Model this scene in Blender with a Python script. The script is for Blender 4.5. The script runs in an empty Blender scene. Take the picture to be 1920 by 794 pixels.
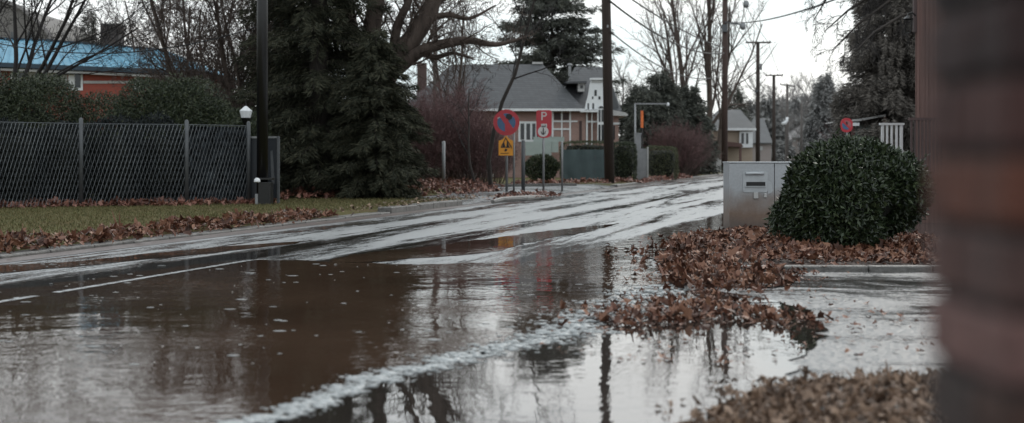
import bpy, bmesh, math, random
import numpy as np
from mathutils import Vector, Matrix
from mathutils.geometry import tessellate_polygon

random.seed(7)
scene = bpy.context.scene
C = scene.collection
# ------------------------------------------------------------------ survey
# The site was surveyed from the photograph: eye height 1.1 m, 50 mm lens, level camera.
F, EYE, HOR = 2667.0, 1.1, 300.0

def P(px, py, Y):
    return Vector(((px - 960) / F * Y, Y, EYE - (py - HOR) / F * Y))

def GY(py, z=0.0):
    return F * (EYE - z) / (py - HOR)

def G(px, py, z=0.0):
    Y = GY(py, z)
    return Vector(((px - 960) / F * Y, Y, z))

TH = math.atan(0.24)                       # the street runs 13.5 degrees to the right
SD = Vector((math.sin(TH), math.cos(TH), 0))
SR = Vector((math.cos(TH), -math.sin(TH), 0))

def S(u, v, z=0.0):                        # street coordinates to world
    p = SR * u + SD * v
    return Vector((p.x, p.y, z))

# ------------------------------------------------------------------ materials
def nodes_of(m):
    m.use_nodes = True
    nt = m.node_tree
    return nt, nt.nodes, nt.links, nt.nodes['Principled BSDF']

def ramp(ns, stops):
    r = ns.new('ShaderNodeValToRGB')
    el = r.color_ramp.elements
    while len(el) < len(stops):
        el.new(0.5)
    for e, (p, c) in zip(el, stops):
        e.position = p
        e.color = (c[0], c[1], c[2], 1)
    return r

def M(name, c1, c2=None, rough=0.7, scale=4.0, stretch=(1, 1, 1), bump=0.0, bscale=None,
      metallic=0.0, spec=0.5, island=False, lo=0.3, hi=0.7, c3=None, detail=6, coat=0.0):
    m = bpy.data.materials.new(name)
    nt, ns, lk, b = nodes_of(m)
    c2 = c2 or tuple(x * 0.75 for x in c1)
    tc = ns.new('ShaderNodeTexCoord')
    mp = ns.new('ShaderNodeMapping'); mp.inputs['Scale'].default_value = stretch
    lk.new(tc.outputs['Object'], mp.inputs['Vector'])
    if island:
        g = ns.new('ShaderNodeNewGeometry'); src = g.outputs['Random Per Island']; lo, hi = 0.0, 1.0
    else:
        n = ns.new('ShaderNodeTexNoise'); n.inputs['Scale'].default_value = scale
        n.inputs['Detail'].default_value = detail; n.inputs['Roughness'].default_value = 0.62
        lk.new(mp.outputs['Vector'], n.inputs['Vector']); src = n.outputs['Fac']
    stops = [(lo, c2), (hi, c1)] if c3 is None else [(lo, c2), ((lo + hi) / 2, c1), (hi, c3)]
    r = ramp(ns, stops)
    lk.new(src, r.inputs['Fac']); lk.new(r.outputs['Color'], b.inputs['Base Color'])
    b.inputs['Roughness'].default_value = rough
    b.inputs['Metallic'].default_value = metallic
    b.inputs['Specular IOR Level'].default_value = spec
    if coat: b.inputs['Coat Weight'].default_value = coat
    if bump:
        n2 = ns.new('ShaderNodeTexNoise'); n2.inputs['Scale'].default_value = bscale or scale * 4
        n2.inputs['Detail'].default_value = 5
        lk.new(mp.outputs['Vector'], n2.inputs['Vector'])
        bp = ns.new('ShaderNodeBump'); bp.inputs['Strength'].default_value = bump
        bp.inputs['Distance'].default_value = 0.05
        lk.new(n2.outputs['Fac'], bp.inputs['Height']); lk.new(bp.outputs['Normal'], b.inputs['Normal'])
    return m

def M_brick(name, c1, c2, mortar, w=0.22, h=0.075):
    m = bpy.data.materials.new(name)
    nt, ns, lk, b = nodes_of(m)
    tc = ns.new('ShaderNodeTexCoord'); sep = ns.new('ShaderNodeSeparateXYZ'); cb = ns.new('ShaderNodeCombineXYZ')
    ad = ns.new('ShaderNodeMath'); ad.operation = 'ADD'
    lk.new(tc.outputs['Object'], sep.inputs[0])
    lk.new(sep.outputs['X'], ad.inputs[0]); lk.new(sep.outputs['Y'], ad.inputs[1])
    lk.new(ad.outputs[0], cb.inputs['X']); lk.new(sep.outputs['Z'], cb.inputs['Y'])
    t = ns.new('ShaderNodeTexBrick'); t.inputs['Scale'].default_value = 1
    t.inputs['Color1'].default_value = (*c1, 1); t.inputs['Color2'].default_value = (*c2, 1)
    t.inputs['Mortar'].default_value = (*mortar, 1)
    t.inputs['Brick Width'].default_value = w; t.inputs['Row Height'].default_value = h
    t.inputs['Mortar Size'].default_value = 0.008
    lk.new(cb.outputs[0], t.inputs['Vector']); lk.new(t.outputs['Color'], b.inputs['Base Color'])
    b.inputs['Roughness'].default_value = 0.8
    return m

MT = {}
MT['bark_dark'] = M('bark_dark', (0.0480, 0.0384, 0.0320), (0.0192, 0.0160, 0.0144), rough=.85, scale=6, stretch=(1, 1, .25), bump=.6)
MT['bark_brown'] = M('bark_brown', (0.1170, 0.0871, 0.0715), (0.0468, 0.0351, 0.0286), rough=.85, scale=6, stretch=(1, 1, .25), bump=.5)
MT['twig_brown'] = M('twig_brown', (0.1063, 0.0775, 0.0650), (0.0562, 0.0413, 0.0350), rough=.8)
MT['twig_dark'] = M('twig_dark', (.022, .018, .017), (.012, .010, .010), rough=.8)
MT['twig_purple'] = M('twig_purple', (0.1625, 0.0910, 0.0884), (0.0910, 0.0520, 0.0520), rough=.85, scale=1.5)
MT['twig_far'] = M('twig_far', (.27, .255, .25), (.20, .19, .187), rough=.9)  # distance haze is painted in as pale grey
MT['needle_dark'] = M('needle_dark', (.046, .050, .033), (.018, .022, .015), rough=.8, island=True, c3=(.075, .072, .046), spec=.2)
MT['needle_dusk'] = M('needle_dusk', (0.0374, 0.0476, 0.0340), (0.0170, 0.0221, 0.0170), rough=.7, island=True, c3=(0.0612, 0.0680, 0.0442))
MT['needle_right'] = M('needle_right', (.17, .155, .14), (.11, .102, .094), rough=.9, island=True, c3=(.21, .19, .165), spec=.1)  # needle colour lightened, with haze put into it
MT['needle_far'] = M('needle_far', (.30, .30, .295), (.23, .23, .226), rough=.9, island=True)  # pale needles, haze painted into the colour
MT['needle_mid'] = M('needle_mid', (0.0930, 0.0990, 0.0840), (0.0570, 0.0630, 0.0570), rough=.8, island=True, c3=(0.1275, 0.1320, 0.1080), spec=.2)
MT['leaf_shrub'] = M('leaf_shrub', (0.0405, 0.0567, 0.0270), (0.0149, 0.0230, 0.0135), rough=.42, island=True, c3=(0.0743, 0.0837, 0.0405))
MT['leaf_under_shade'] = M('leaf_under_shade', (.016, .021, .022), (.005, .007, .008), rough=.6, spec=.25, island=True, c3=(.032, .038, .040))  # near-black leaves, shade behind the fence put into the colour
MT['leaf_bush'] = M('leaf_bush', (0.0300, 0.0450, 0.0210), (0.0120, 0.0195, 0.0105), rough=.3, island=True, c3=(0.0540, 0.0720, 0.0330), spec=.4)
MT['leaf_hedge'] = M('leaf_hedge', (0.0715, 0.0806, 0.0390), (0.0390, 0.0468, 0.0234), rough=.6, island=True, c3=(0.1105, 0.1105, 0.0520))
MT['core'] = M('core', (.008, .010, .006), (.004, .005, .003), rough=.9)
MT['fallen'] = M('fallen', (.140, .057, .035), (.038, .016, .010), rough=.5, spec=.3, island=True, c3=(.26, .135, .085))
MT['fallen_red'] = M('fallen_red', (.170, .066, .046), (.06, .025, .018), rough=.55, island=True, c3=(.28, .14, .10))
MT['fallen_tan'] = M('fallen_tan', (0.1815, 0.1155, 0.0770), (0.0660, 0.0418, 0.0286), rough=.6, island=True, c3=(0.3190, 0.2200, 0.1540))
MT['litter_base'] = M('litter_base', (.045, .020, .014), (.02, .010, .007), rough=.7, scale=9, bump=.8, bscale=14)
MT['metal_grey'] = M('metal_grey', (0.3000, 0.3060, 0.3120), (0.2160, 0.2220, 0.2280), rough=.45, metallic=.6, scale=3)
MT['metal_dark'] = M('metal_dark', (0.1190, 0.1260, 0.1330), (0.0840, 0.0896, 0.0952), rough=.5, metallic=.5)
MT['wire'] = M('wire', (.34, .365, .385), (.12, .13, .14), rough=.5, metallic=.3, scale=.9, lo=.35, hi=.65)
MT['wire_faint'] = M('wire_faint', (0.1600, 0.1760, 0.1920), (0.0960, 0.1040, 0.1120), rough=.5, metallic=.4)
MT['black_paint'] = M('black_paint', (.006, .006, .0065), (.004, .004, .004), rough=.32, bump=.05)
MT['black_cable'] = M('black_cable', (.010, .010, .011), rough=.6)
MT['panel_navy'] = M('panel_navy', (.012, .017, .024), (.007, .010, .015), rough=.5, scale=2)
MT['netting_slate'] = M('netting_slate', (.050, .060, .070), (.003, .0035, .0045), rough=.9, scale=7, detail=12, bump=.8, bscale=9, lo=.44, hi=.72, spec=.15)
MT['white'] = M('white', (0.7992, 0.8208, 0.8316), (0.6480, 0.6696, 0.6804), rough=.5, scale=2)
MT['white_dull'] = M('white_dull', (.48, .48, .47), (.38, .38, .375), rough=.6, scale=2)
MT['sign_red'] = M('sign_red', (0.4950, 0.0330, 0.0480), (0.3750, 0.0270, 0.0390), rough=.45, scale=5)
MT['sign_ring'] = M('sign_ring', (0.5400, 0.0420, 0.0600), (0.4050, 0.0330, 0.0450), rough=.45, scale=5)
MT['sign_blue'] = M('sign_blue', (0.0715, 0.1560, 0.2860), (0.0520, 0.1170, 0.2210), rough=.45, scale=5)
MT['sign_yellow'] = M('sign_yellow', (0.8280, 0.3450, 0.0287), (0.6900, 0.2875, 0.0230), rough=.45, scale=5)
MT['sign_orange'] = M('sign_orange', (.80, .20, .05), (.65, .15, .04), rough=.45)
MT['sign_black'] = M('sign_black', (.012, .012, .013), rough=.5)
MT['sign_white'] = M('sign_white', (.66, .64, .62), (.5, .48, .47), rough=.5, scale=14)
MT['wood_pole'] = M('wood_pole', (.050, .034, .028), (.024, .017, .014), rough=.8, scale=4, stretch=(3, 3, .2), bump=.4)
MT['wood_pole_red'] = M('wood_pole_red', (.085, .052, .042), (.045, .028, .024), rough=.8, scale=4, stretch=(3, 3, .2), bump=.4)
MT['wood_far'] = M('wood_far', (.13, .115, .108), (.09, .08, .075), rough=.9, scale=4)  # pole wood paled to imitate haze
MT['roof_slate'] = M_brick('roof_slate', (.090, .094, .100), (.072, .075, .080), (.045, .047, .051), w=.32, h=.13)
MT['roof_slate_pale'] = M('roof_slate_pale', (.115, .12, .125), (.09, .094, .098), rough=.75, scale=1.2)  # slate lightened, distance haze put into the colour
MT['house_brick'] = M_brick('house_brick', (.33, .20, .17), (.27, .165, .14), (.34, .27, .24))
MT['red_brick'] = M_brick('red_brick', (.36, .075, .048), (.30, .062, .042), (.25, .10, .08))
MT['chimney_brick'] = M_brick('chimney_brick', (.085, .052, .046), (.07, .044, .04), (.09, .066, .06))
MT['beige'] = M('beige', (0.3900, 0.3185, 0.2470), (0.3250, 0.2600, 0.2015), rough=.8, scale=1)
MT['pale_green'] = M('pale_green', (.33, .38, .36), (.28, .33, .31), rough=.6)
MT['brown_wall'] = M('brown_wall', (.13, .072, .062), (.10, .056, .05), rough=.75, scale=1)
MT['grey_clad'] = M('grey_clad', (.20, .19, .18), (.15, .142, .135), rough=.8, scale=.6)
MT['taupe_far'] = M('taupe_far', (.33, .285, .27), (.27, .24, .23), rough=.9, scale=.5)  # far walls with haze painted into the tone
MT['roof_far'] = M('roof_far', (.26, .245, .245), (.22, .21, .21), rough=.9, scale=.5)  # far roofs, haze painted into the tone as well
MT['glass'] = M('glass', (.025, .03, .035), (.015, .018, .02), rough=.08)
MT['teal_net'] = M('teal_net', (0.0650, 0.0975, 0.1014), (0.0468, 0.0702, 0.0754), rough=.6, scale=1.5, bump=.2)
MT['brown_timber'] = M('brown_timber', (0.1750, 0.0975, 0.0825), (0.1063, 0.0600, 0.0513), rough=.6, scale=2.5, stretch=(6, 6, .15), bump=.25)
MT['brown_rail'] = M('brown_rail', (0.0650, 0.0338, 0.0325), (0.0390, 0.0221, 0.0208), rough=.6, scale=3)
MT['kerb'] = M('kerb', (.165, .16, .152), (.075, .07, .065), rough=.45, scale=5, bump=.4, bscale=25)
MT['kerb_pink'] = M('kerb_pink', (.15, .115, .105), (.09, .07, .065), rough=.35, scale=4, bump=.4, bscale=25)
MT['cap_white'] = M('cap_white', (0.7800, 0.8000, 0.8200), (0.7000, 0.7200, 0.7400), rough=.35)

def M_blue_roof():
    m = M('blue_roof', (.115, .33, .46), (.085, .25, .37), rough=.5, scale=1.2)
    return m
MT['blue_roof'] = M_blue_roof()
MT['blue_trim'] = M('blue_trim', (.02, .045, .07), rough=.5)

def M_lawn():
    m = bpy.data.materials.new('lawn')
    nt, ns, lk, b = nodes_of(m)
    tc = ns.new('ShaderNodeTexCoord')
    n1 = ns.new('ShaderNodeTexNoise'); n1.inputs['Scale'].default_value = .55; n1.inputs['Detail'].default_value = 8
    n1.inputs['Roughness'].default_value = .7
    n2 = ns.new('ShaderNodeTexNoise'); n2.inputs['Scale'].default_value = 11; n2.inputs['Detail'].default_value = 6
    for n in (n1, n2): lk.new(tc.outputs['Object'], n.inputs['Vector'])
    r1 = ramp(ns, [(.36, (.080, .080, .022)), (.5, (.102, .094, .030)), (.66, (.120, .085, .040))])
    lk.new(n1.outputs['Fac'], r1.inputs['Fac'])
    r2 = ramp(ns, [(.3, (.55, .55, .55)), (.7, (1.15, 1.15, 1.15))]); lk.new(n2.outputs['Fac'], r2.inputs['Fac'])
    mx = ns.new('ShaderNodeMix'); mx.data_type = 'RGBA'; mx.blend_type = 'MULTIPLY'; mx.inputs['Factor'].default_value = 1
    lk.new(r1.outputs['Color'], mx.inputs['A']); lk.new(r2.outputs['Color'], mx.inputs['B'])
    lk.new(mx.outputs['Result'], b.inputs['Base Color'])
    b.inputs['Roughness'].default_value = .9; b.inputs['Specular IOR Level'].default_value = .2
    bp = ns.new('ShaderNodeBump'); bp.inputs['Strength'].default_value = .6; bp.inputs['Distance'].default_value = .04
    n3 = ns.new('ShaderNodeTexNoise'); n3.inputs['Scale'].default_value = 40
    lk.new(tc.outputs['Object'], n3.inputs['Vector'])
    lk.new(n3.outputs['Fac'], bp.inputs['Height']); lk.new(bp.outputs['Normal'], b.inputs['Normal'])
    return m
MT['lawn'] = M_lawn()
MT['earth'] = M('earth', (.060, .040, .030), (.030, .022, .016), rough=.9, scale=1.5, bump=.6, c3=(.085, .07, .04))
MT['grass_blade'] = M('grass_blade', (.105, .098, .034), (.065, .064, .020), rough=.8, island=True, c3=(.155, .12, .055))

def M_wet(name, base, kx, ky, lo, hi, r_smooth, r_rough, grain, gscale, gbump, ior=1.5, warp=.6, fine=(4.0, .35, .30), grad=0.0, g0=0.0, speck=.35, track=0.0):
    """wet asphalt: smooth film between rough streaks along the street, sky sheen painted into their pale colour"""
    m = bpy.data.materials.new(name)
    nt, ns, lk, b = nodes_of(m)
    tc = ns.new('ShaderNodeTexCoord')
    mp = ns.new('ShaderNodeMapping'); mp.inputs['Scale'].default_value = (kx, ky, 1)
    lk.new(tc.outputs['Object'], mp.inputs['Vector'])
    n1 = ns.new('ShaderNodeTexNoise'); n1.inputs['Scale'].default_value = 1; n1.inputs['Detail'].default_value = 7
    n1.inputs['Roughness'].default_value = .6; n1.inputs['Distortion'].default_value = warp
    lk.new(mp.outputs['Vector'], n1.inputs['Vector'])
    mr = ns.new('ShaderNodeMapRange'); mr.interpolation_type = 'SMOOTHSTEP'
    mr.inputs['From Min'].default_value = lo; mr.inputs['From Max'].default_value = hi
    mp2 = ns.new('ShaderNodeMapping'); mp2.inputs['Scale'].default_value = (fine[0], fine[1], 1); lk.new(tc.outputs['Object'], mp2.inputs['Vector'])
    nf = ns.new('ShaderNodeTexNoise'); nf.inputs['Scale'].default_value = 1; nf.inputs['Detail'].default_value = 6; nf.inputs['Roughness'].default_value = .75; lk.new(mp2.outputs['Vector'], nf.inputs['Vector'])
    nfs = ns.new('ShaderNodeMath'); nfs.operation = 'SUBTRACT'; nfs.inputs[1].default_value = .5; lk.new(nf.outputs['Fac'], nfs.inputs[0])
    nfm = ns.new('ShaderNodeMath'); nfm.operation = 'MULTIPLY_ADD'; nfm.inputs[1].default_value = fine[2]; lk.new(nfs.outputs[0], nfm.inputs[0]); lk.new(n1.outputs['Fac'], nfm.inputs[2])
    sp_ = ns.new('ShaderNodeSeparateXYZ'); lk.new(tc.outputs['Object'], sp_.inputs[0])
    gd = ns.new('ShaderNodeMapRange'); gd.inputs['From Min'].default_value = g0; gd.inputs['From Max'].default_value = g0 + 25; gd.inputs['To Min'].default_value = -grad; gd.inputs['To Max'].default_value = grad; lk.new(sp_.outputs['Y'], gd.inputs['Value'])
    sg_ = ns.new('ShaderNodeTexNoise'); sg_.inputs['Scale'].default_value = 22; sg_.inputs['Detail'].default_value = 5; sg_.inputs['Roughness'].default_value = .8; lk.new(tc.outputs['Object'], sg_.inputs['Vector'])
    sgm = ns.new('ShaderNodeMath'); sgm.operation = 'MULTIPLY_ADD'; sgm.inputs[1].default_value = speck; sgm.inputs[2].default_value = -speck / 2; lk.new(sg_.outputs['Fac'], sgm.inputs[0])
    wv = ns.new('ShaderNodeMath'); wv.operation = 'MULTIPLY'; wv.inputs[1].default_value = 3.9; lk.new(sp_.outputs['X'], wv.inputs[0])
    wsn = ns.new('ShaderNodeMath'); wsn.operation = 'SINE'; lk.new(wv.outputs[0], wsn.inputs[0])
    wmm = ns.new('ShaderNodeMath'); wmm.operation = 'MULTIPLY_ADD'; wmm.inputs[1].default_value = track; lk.new(wsn.outputs[0], wmm.inputs[0]); lk.new(sgm.outputs[0], wmm.inputs[2])
    s0_ = ns.new('ShaderNodeMath'); s0_.operation = 'ADD'; lk.new(nfm.outputs[0], s0_.inputs[0]); lk.new(wmm.outputs[0], s0_.inputs[1])
    sm = ns.new('ShaderNodeMath'); sm.operation = 'ADD'; lk.new(s0_.outputs[0], sm.inputs[0]); lk.new(gd.outputs['Result'], sm.inputs[1])
    lk.new(sm.outputs[0], mr.inputs['Value'])
    wet = mr.outputs['Result']                       # 0 film, 1 grain
    rr = ns.new('ShaderNodeMapRange'); rr.inputs['To Min'].default_value = r_smooth; rr.inputs['To Max'].default_value = r_rough
    lk.new(wet, rr.inputs['Value']); lk.new(rr.outputs['Result'], b.inputs['Roughness'])
    n2 = ns.new('ShaderNodeTexNoise'); n2.inputs['Scale'].default_value = gscale; n2.inputs['Detail'].default_value = 4
    lk.new(tc.outputs['Object'], n2.inputs['Vector'])
    ml = ns.new('ShaderNodeMath'); ml.operation = 'MULTIPLY_ADD'; ml.inputs[1].default_value = gbump; ml.inputs[2].default_value = .03
    lk.new(wet, ml.inputs[0])
    bp = ns.new('ShaderNodeBump'); bp.inputs['Distance'].default_value = .03
    lk.new(ml.outputs[0], bp.inputs['Strength']); lk.new(n2.outputs['Fac'], bp.inputs['Height'])
    lk.new(bp.outputs['Normal'], b.inputs['Normal'])
    r = ramp(ns, [(.3, tuple(x * .7 for x in base)), (.7, base)]); lk.new(n2.outputs['Fac'], r.inputs['Fac'])
    mxc = ns.new('ShaderNodeMix'); mxc.data_type = 'RGBA'
    mxc.inputs['B'].default_value = (*grain, 1)  # pale streak colour carries painted sky sheen
    lk.new(wet, mxc.inputs['Factor']); lk.new(r.outputs['Color'], mxc.inputs['A'])
    lk.new(mxc.outputs['Result'], b.inputs['Base Color'])
    b.inputs['IOR'].default_value = ior
    return m
MT['road'] = M_wet('road', (.035, .030, .028), 1.0, .050, .38, .64, .05, .42, (.21, .22, .225), 14, .8, ior=2.5, warp=1.3, fine=(4.5, .75, .60), grad=.055, g0=10, speck=.45, track=.045)
MT['pavement'] = M_wet('pavement', (.050, .047, .045), .5, 1.1, .34, .62, .10, .38, (.12, .125, .13), 18, .8, ior=1.9, fine=(2.5, 4.0, .5), speck=.5, grad=-.33, g0=-1)
MT['path'] = M_wet('path', (.12, .12, .118), .4, .4, .40, .62, .22, .40, (.16, .165, .17), 12, .3)

def M_water(name, base, s1, b1, s2, b2, ior=1.5, stretch=(1, 1, 1), rough=.015, calm=None):
    m = bpy.data.materials.new(name)
    nt, ns, lk, b = nodes_of(m)
    tc = ns.new('ShaderNodeTexCoord')
    mp = ns.new('ShaderNodeMapping'); mp.inputs['Scale'].default_value = stretch
    lk.new(tc.outputs['Object'], mp.inputs['Vector'])
    n1 = ns.new('ShaderNodeTexNoise'); n1.inputs['Scale'].default_value = s1; n1.inputs['Detail'].default_value = 2
    n2 = ns.new('ShaderNodeTexNoise'); n2.inputs['Scale'].default_value = s2; n2.inputs['Detail'].default_value = 2
    n3 = ns.new('ShaderNodeTexNoise'); n3.inputs['Scale'].default_value = .45; n3.inputs['Detail'].default_value = 3
    for n in (n1, n2): lk.new(mp.outputs['Vector'], n.inputs['Vector'])
    lk.new(tc.outputs['Object'], n3.inputs['Vector'])
    bp1 = ns.new('ShaderNodeBump'); bp1.inputs['Strength'].default_value = 1; bp1.inputs['Distance'].default_value = b1
    bp2 = ns.new('ShaderNodeBump'); bp2.inputs['Distance'].default_value = b2
    mr = ns.new('ShaderNodeMapRange'); mr.inputs['From Min'].default_value = .42; mr.inputs['From Max'].default_value = .62
    mr.inputs['To Min'].default_value = .15; mr.inputs['To Max'].default_value = 1
    lk.new(n3.outputs['Fac'], mr.inputs['Value']); lk.new(mr.outputs['Result'], bp2.inputs['Strength'])
    lk.new(n1.outputs['Fac'], bp1.inputs['Height']); lk.new(n2.outputs['Fac'], bp2.inputs['Height'])
    lk.new(bp1.outputs['Normal'], bp2.inputs['Normal']); lk.new(bp2.outputs['Normal'], b.inputs['Normal'])
    r = ramp(ns, [(.35, tuple(x * .6 for x in base)), (.7, base)]); lk.new(n3.outputs['Fac'], r.inputs['Fac'])
    lk.new(r.outputs['Color'], b.inputs['Base Color'])
    b.inputs['Roughness'].default_value = rough; b.inputs['IOR'].default_value = ior
    return m
MT['puddle'] = M_water('puddle', (.072, .044, .030), 1.7, .0050, 10, .0054, ior=1.33)
MT['puddle_pale'] = M_water('puddle_pale', (.040, .034, .030), 2.0, .0026, 12, .0011, ior=2.1)
MT['gutter'] = M_water('gutter', (.045, .030, .022), 4.0, .010, 12, .004, ior=1.7, stretch=(.6, 1.3, 1))
MT['foam'] = M('foam', (.36, .38, .385), (.28, .30, .305), rough=.3, island=True, c3=(.44, .46, .465))

# ------------------------------------------------------------------ mesh building
WLOC = {}

def mesh_from(name, V, T, Q, mat=None, smooth=False):
    me = bpy.data.meshes.new(name)
    nv, ntq, nq = len(V), len(T), len(Q)
    me.vertices.add(nv); me.vertices.foreach_set('co', np.asarray(V, dtype=np.float32).ravel())
    loops = np.concatenate([np.asarray(T, dtype=np.int32).ravel(), np.asarray(Q, dtype=np.int32).ravel()])
    me.loops.add(len(loops)); me.loops.foreach_set('vertex_index', loops)
    me.polygons.add(ntq + nq)
    starts = np.concatenate([np.arange(ntq, dtype=np.int32) * 3, ntq * 3 + np.arange(nq, dtype=np.int32) * 4])
    me.polygons.foreach_set('loop_start', starts)
    me.polygons.foreach_set('use_smooth', np.full(ntq + nq, bool(smooth), dtype=bool))
    me.update(calc_edges=True); me.validate()
    if mat: me.materials.append(mat)
    return me

class MB:
    def __init__(s): s.V, s.T, s.Q, s.n = [], [], [], 0
    def add(s, V, T=None, Q=None):
        V = np.asarray(V, dtype=np.float64).reshape(-1, 3)
        if T is not None and len(T): s.T.append(np.asarray(T, dtype=np.int64).reshape(-1, 3) + s.n)
        if Q is not None and len(Q): s.Q.append(np.asarray(Q, dtype=np.int64).reshape(-1, 4) + s.n)
        s.V.append(V); s.n += len(V); return s
    def box(s, a, b, rz=0.0, piv=None, bev=0.0):
        a, b = Vector(a), Vector(b)
        if bev:
            bm = bmesh.new(); bmesh.ops.create_cube(bm, size=1)
            for v in bm.verts: v.co = Vector([(a[i] + b[i]) / 2 + v.co[i] * (b[i] - a[i]) for i in range(3)])
            bmesh.ops.bevel(bm, geom=bm.edges[:], offset=bev, segments=2, profile=.5, affect='EDGES')
            bmesh.ops.triangulate(bm, faces=bm.faces[:])
            bm.verts.index_update()
            V = [v.co.copy() for v in bm.verts]; T = [[v.index for v in f.verts] for f in bm.faces]; Q = []
            bm.free()
        else:
            V = [Vector((x, y, z)) for z in (a.z, b.z) for y in (a.y, b.y) for x in (a.x, b.x)]
            Q = [(0, 2, 3, 1), (4, 5, 7, 6), (0, 1, 5, 4), (2, 6, 7, 3), (0, 4, 6, 2), (1, 3, 7, 5)]; T = []
        if rz:
            piv = Vector(piv) if piv is not None else (a + b) / 2
            R = Matrix.Rotation(rz, 3, 'Z'); V = [R @ (v - piv) + piv for v in V]
        return s.add(V, T, Q)
    def beam(s, p, q, w, h=None, up=(0, 0, 1)):
        """rectangular bar from p to q"""
        h = h or w; p, q = Vector(p), Vector(q); d = (q - p).normalized()
        r = d.cross(Vector(up))
        r = r.normalized() if r.length > 1e-4 else Vector((1, 0, 0)); u = r.cross(d)
        V = [c + r * (i * w / 2) + u * (j * h / 2) for c in (p, q) for i, j in ((-1, -1), (1, -1), (1, 1), (-1, 1))]
        return s.add(V, None, [(0, 1, 5, 4), (1, 2, 6, 5), (2, 3, 7, 6), (3, 0, 4, 7), (3, 2, 1, 0), (4, 5, 6, 7)])
    def tube(s, pts, radii, n=8, cap=True):
        V, T, Q = tubes([([tuple(p) for p in pts], list(radii) if hasattr(radii, '__len__') else [radii] * len(pts))], n)
        if cap:
            k = len(pts)
            V = np.vstack([V, [pts[0]], [pts[-1]]]); a, b = k * n, k * n + 1
            T = [(a, (i + 1) % n, i) for i in range(n)] + [(b, (k - 1) * n + i, (k - 1) * n + (i + 1) % n) for i in range(n)]
        return s.add(V, T, Q)
    def poly(s, pts, thick, axis):
        """flat polygon (concave allowed) extruded by vector axis*thick"""
        pts = [Vector(p) for p in pts]; ax = Vector(axis) * thick; n = len(pts)
        tri = tessellate_polygon([pts])
        V = pts + [p + ax for p in pts]
        T = [tuple(t) for t in tri] + [tuple(i + n for i in reversed(t)) for t in tri]
        Q = [(i, (i + 1) % n, n + (i + 1) % n, n + i) for i in range(n)]
        return s.add(V, T, Q)
    def lathe(s, c, prof, n=16):
        c = Vector(c); V, Q = [], []
        for r, z in prof:
            for i in range(n):
                a = 2 * math.pi * i / n; V.append((c.x + r * math.cos(a), c.y + r * math.sin(a), c.z + z))
        for j in range(len(prof) - 1):
            for i in range(n):
                Q.append((j * n + i, j * n + (i + 1) % n, (j + 1) * n + (i + 1) % n, (j + 1) * n + i))
        return s.add(V, None, Q)
    def sheet(s, pts):
        pts = [Vector(p) for p in pts]
        tri = [tuple(t) for t in tessellate_polygon([pts])]
        out = []
        for t in tri:
            a, b, c = (pts[i] for i in t)
            out.append(t if (b - a).cross(c - a).z >= 0 else (t[0], t[2], t[1]))
        return s.add(pts, out, None)
    def build(s, name, mat, parent=None, org=None, smooth=False):
        V = np.vstack(s.V)
        T = np.vstack(s.T) if s.T else np.zeros((0, 3), int)
        Q = np.vstack(s.Q) if s.Q else np.zeros((0, 4), int)
        base = WLOC.get(parent.name) if parent else None
        o_loc = Vector(org) if org is not None else (base if base is not None else Vector((0, 0, 0)))
        if parent: o_loc = base
        me = mesh_from(name, V - np.array(o_loc), T, Q, MT[mat] if isinstance(mat, str) else mat, smooth)
        o = bpy.data.objects.new(name, me); C.objects.link(o)
        if parent: o.parent = parent
        else: o.location = o_loc
        WLOC[o.name] = o_loc
        return o

def tubes(polys, n):
    """batch of polylines -> tube walls. polys: list of (points, radii)"""
    groups = {}
    for pts, rad in polys: groups.setdefault(len(pts), []).append((pts, rad))
    VV, QQ, off = [], [], 0
    ang = np.arange(n) * 2 * math.pi / n; ca, sa = np.cos(ang), np.sin(ang)
    for k, lst in groups.items():
        Pt = np.array([a for a, _ in lst], dtype=np.float64); R = np.array([b for _, b in lst], dtype=np.float64)
        tg = np.gradient(Pt, axis=1); ln = np.linalg.norm(tg, axis=2, keepdims=True); tg = tg / np.maximum(ln, 1e-9)
        mean = tg.mean(axis=1, keepdims=True)
        ref = np.where(np.abs(mean[..., 2:3]) > .8, np.array([[[1., 0, 0]]]), np.array([[[0, 0, 1.]]]))
        ref = np.broadcast_to(ref, tg.shape)
        e1 = np.cross(tg, ref); e1 /= np.maximum(np.linalg.norm(e1, axis=2, keepdims=True), 1e-9); e2 = np.cross(tg, e1)
        ring = Pt[:, :, None, :] + R[:, :, None, None] * (e1[:, :, None, :] * ca[None, None, :, None] + e2[:, :, None, :] * sa[None, None, :, None])
        B = len(lst)
        VV.append(ring.reshape(-1, 3))
        bi = np.arange(B)[:, None, None] * (k * n); j = np.arange(k - 1)[None, :, None] * n; i = np.arange(n)[None, None, :]
        i2 = (i + 1) % n
        q = np.stack(np.broadcast_arrays(bi + j + i, bi + j + i2, bi + j + n + i2, bi + j + n + i), axis=-1).reshape(-1, 4)
        QQ.append(q + off); off += B * k * n
    return np.vstack(VV), None, np.vstack(QQ)

def tag(o, label=None, cat=None, group=None, kind=None):
    if label: o['label'] = label
    if cat: o['category'] = cat
    if group: o['group'] = group
    if kind: o['kind'] = kind
    return o

def thing(name, loc, label, cat, group=None):
    o = bpy.data.objects.new(name, None); C.objects.link(o); o.location = loc
    o.empty_display_size = .2
    WLOC[o.name] = Vector(loc)
    return tag(o, label, cat, group)

def dup(root, loc, rz=0.0, label=None, scale=None):
    r = root.copy(); C.objects.link(r); r.location = loc; r.rotation_euler = (0, 0, rz)
    if scale: r.scale = scale
    if label: r['label'] = label
    for ch in list(root.children):
        c = ch.copy(); C.objects.link(c); c.parent = r
        for g in list(ch.children):
            d = g.copy(); C.objects.link(d); d.parent = c
    WLOC[r.name] = Vector(loc)
    return r

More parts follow.
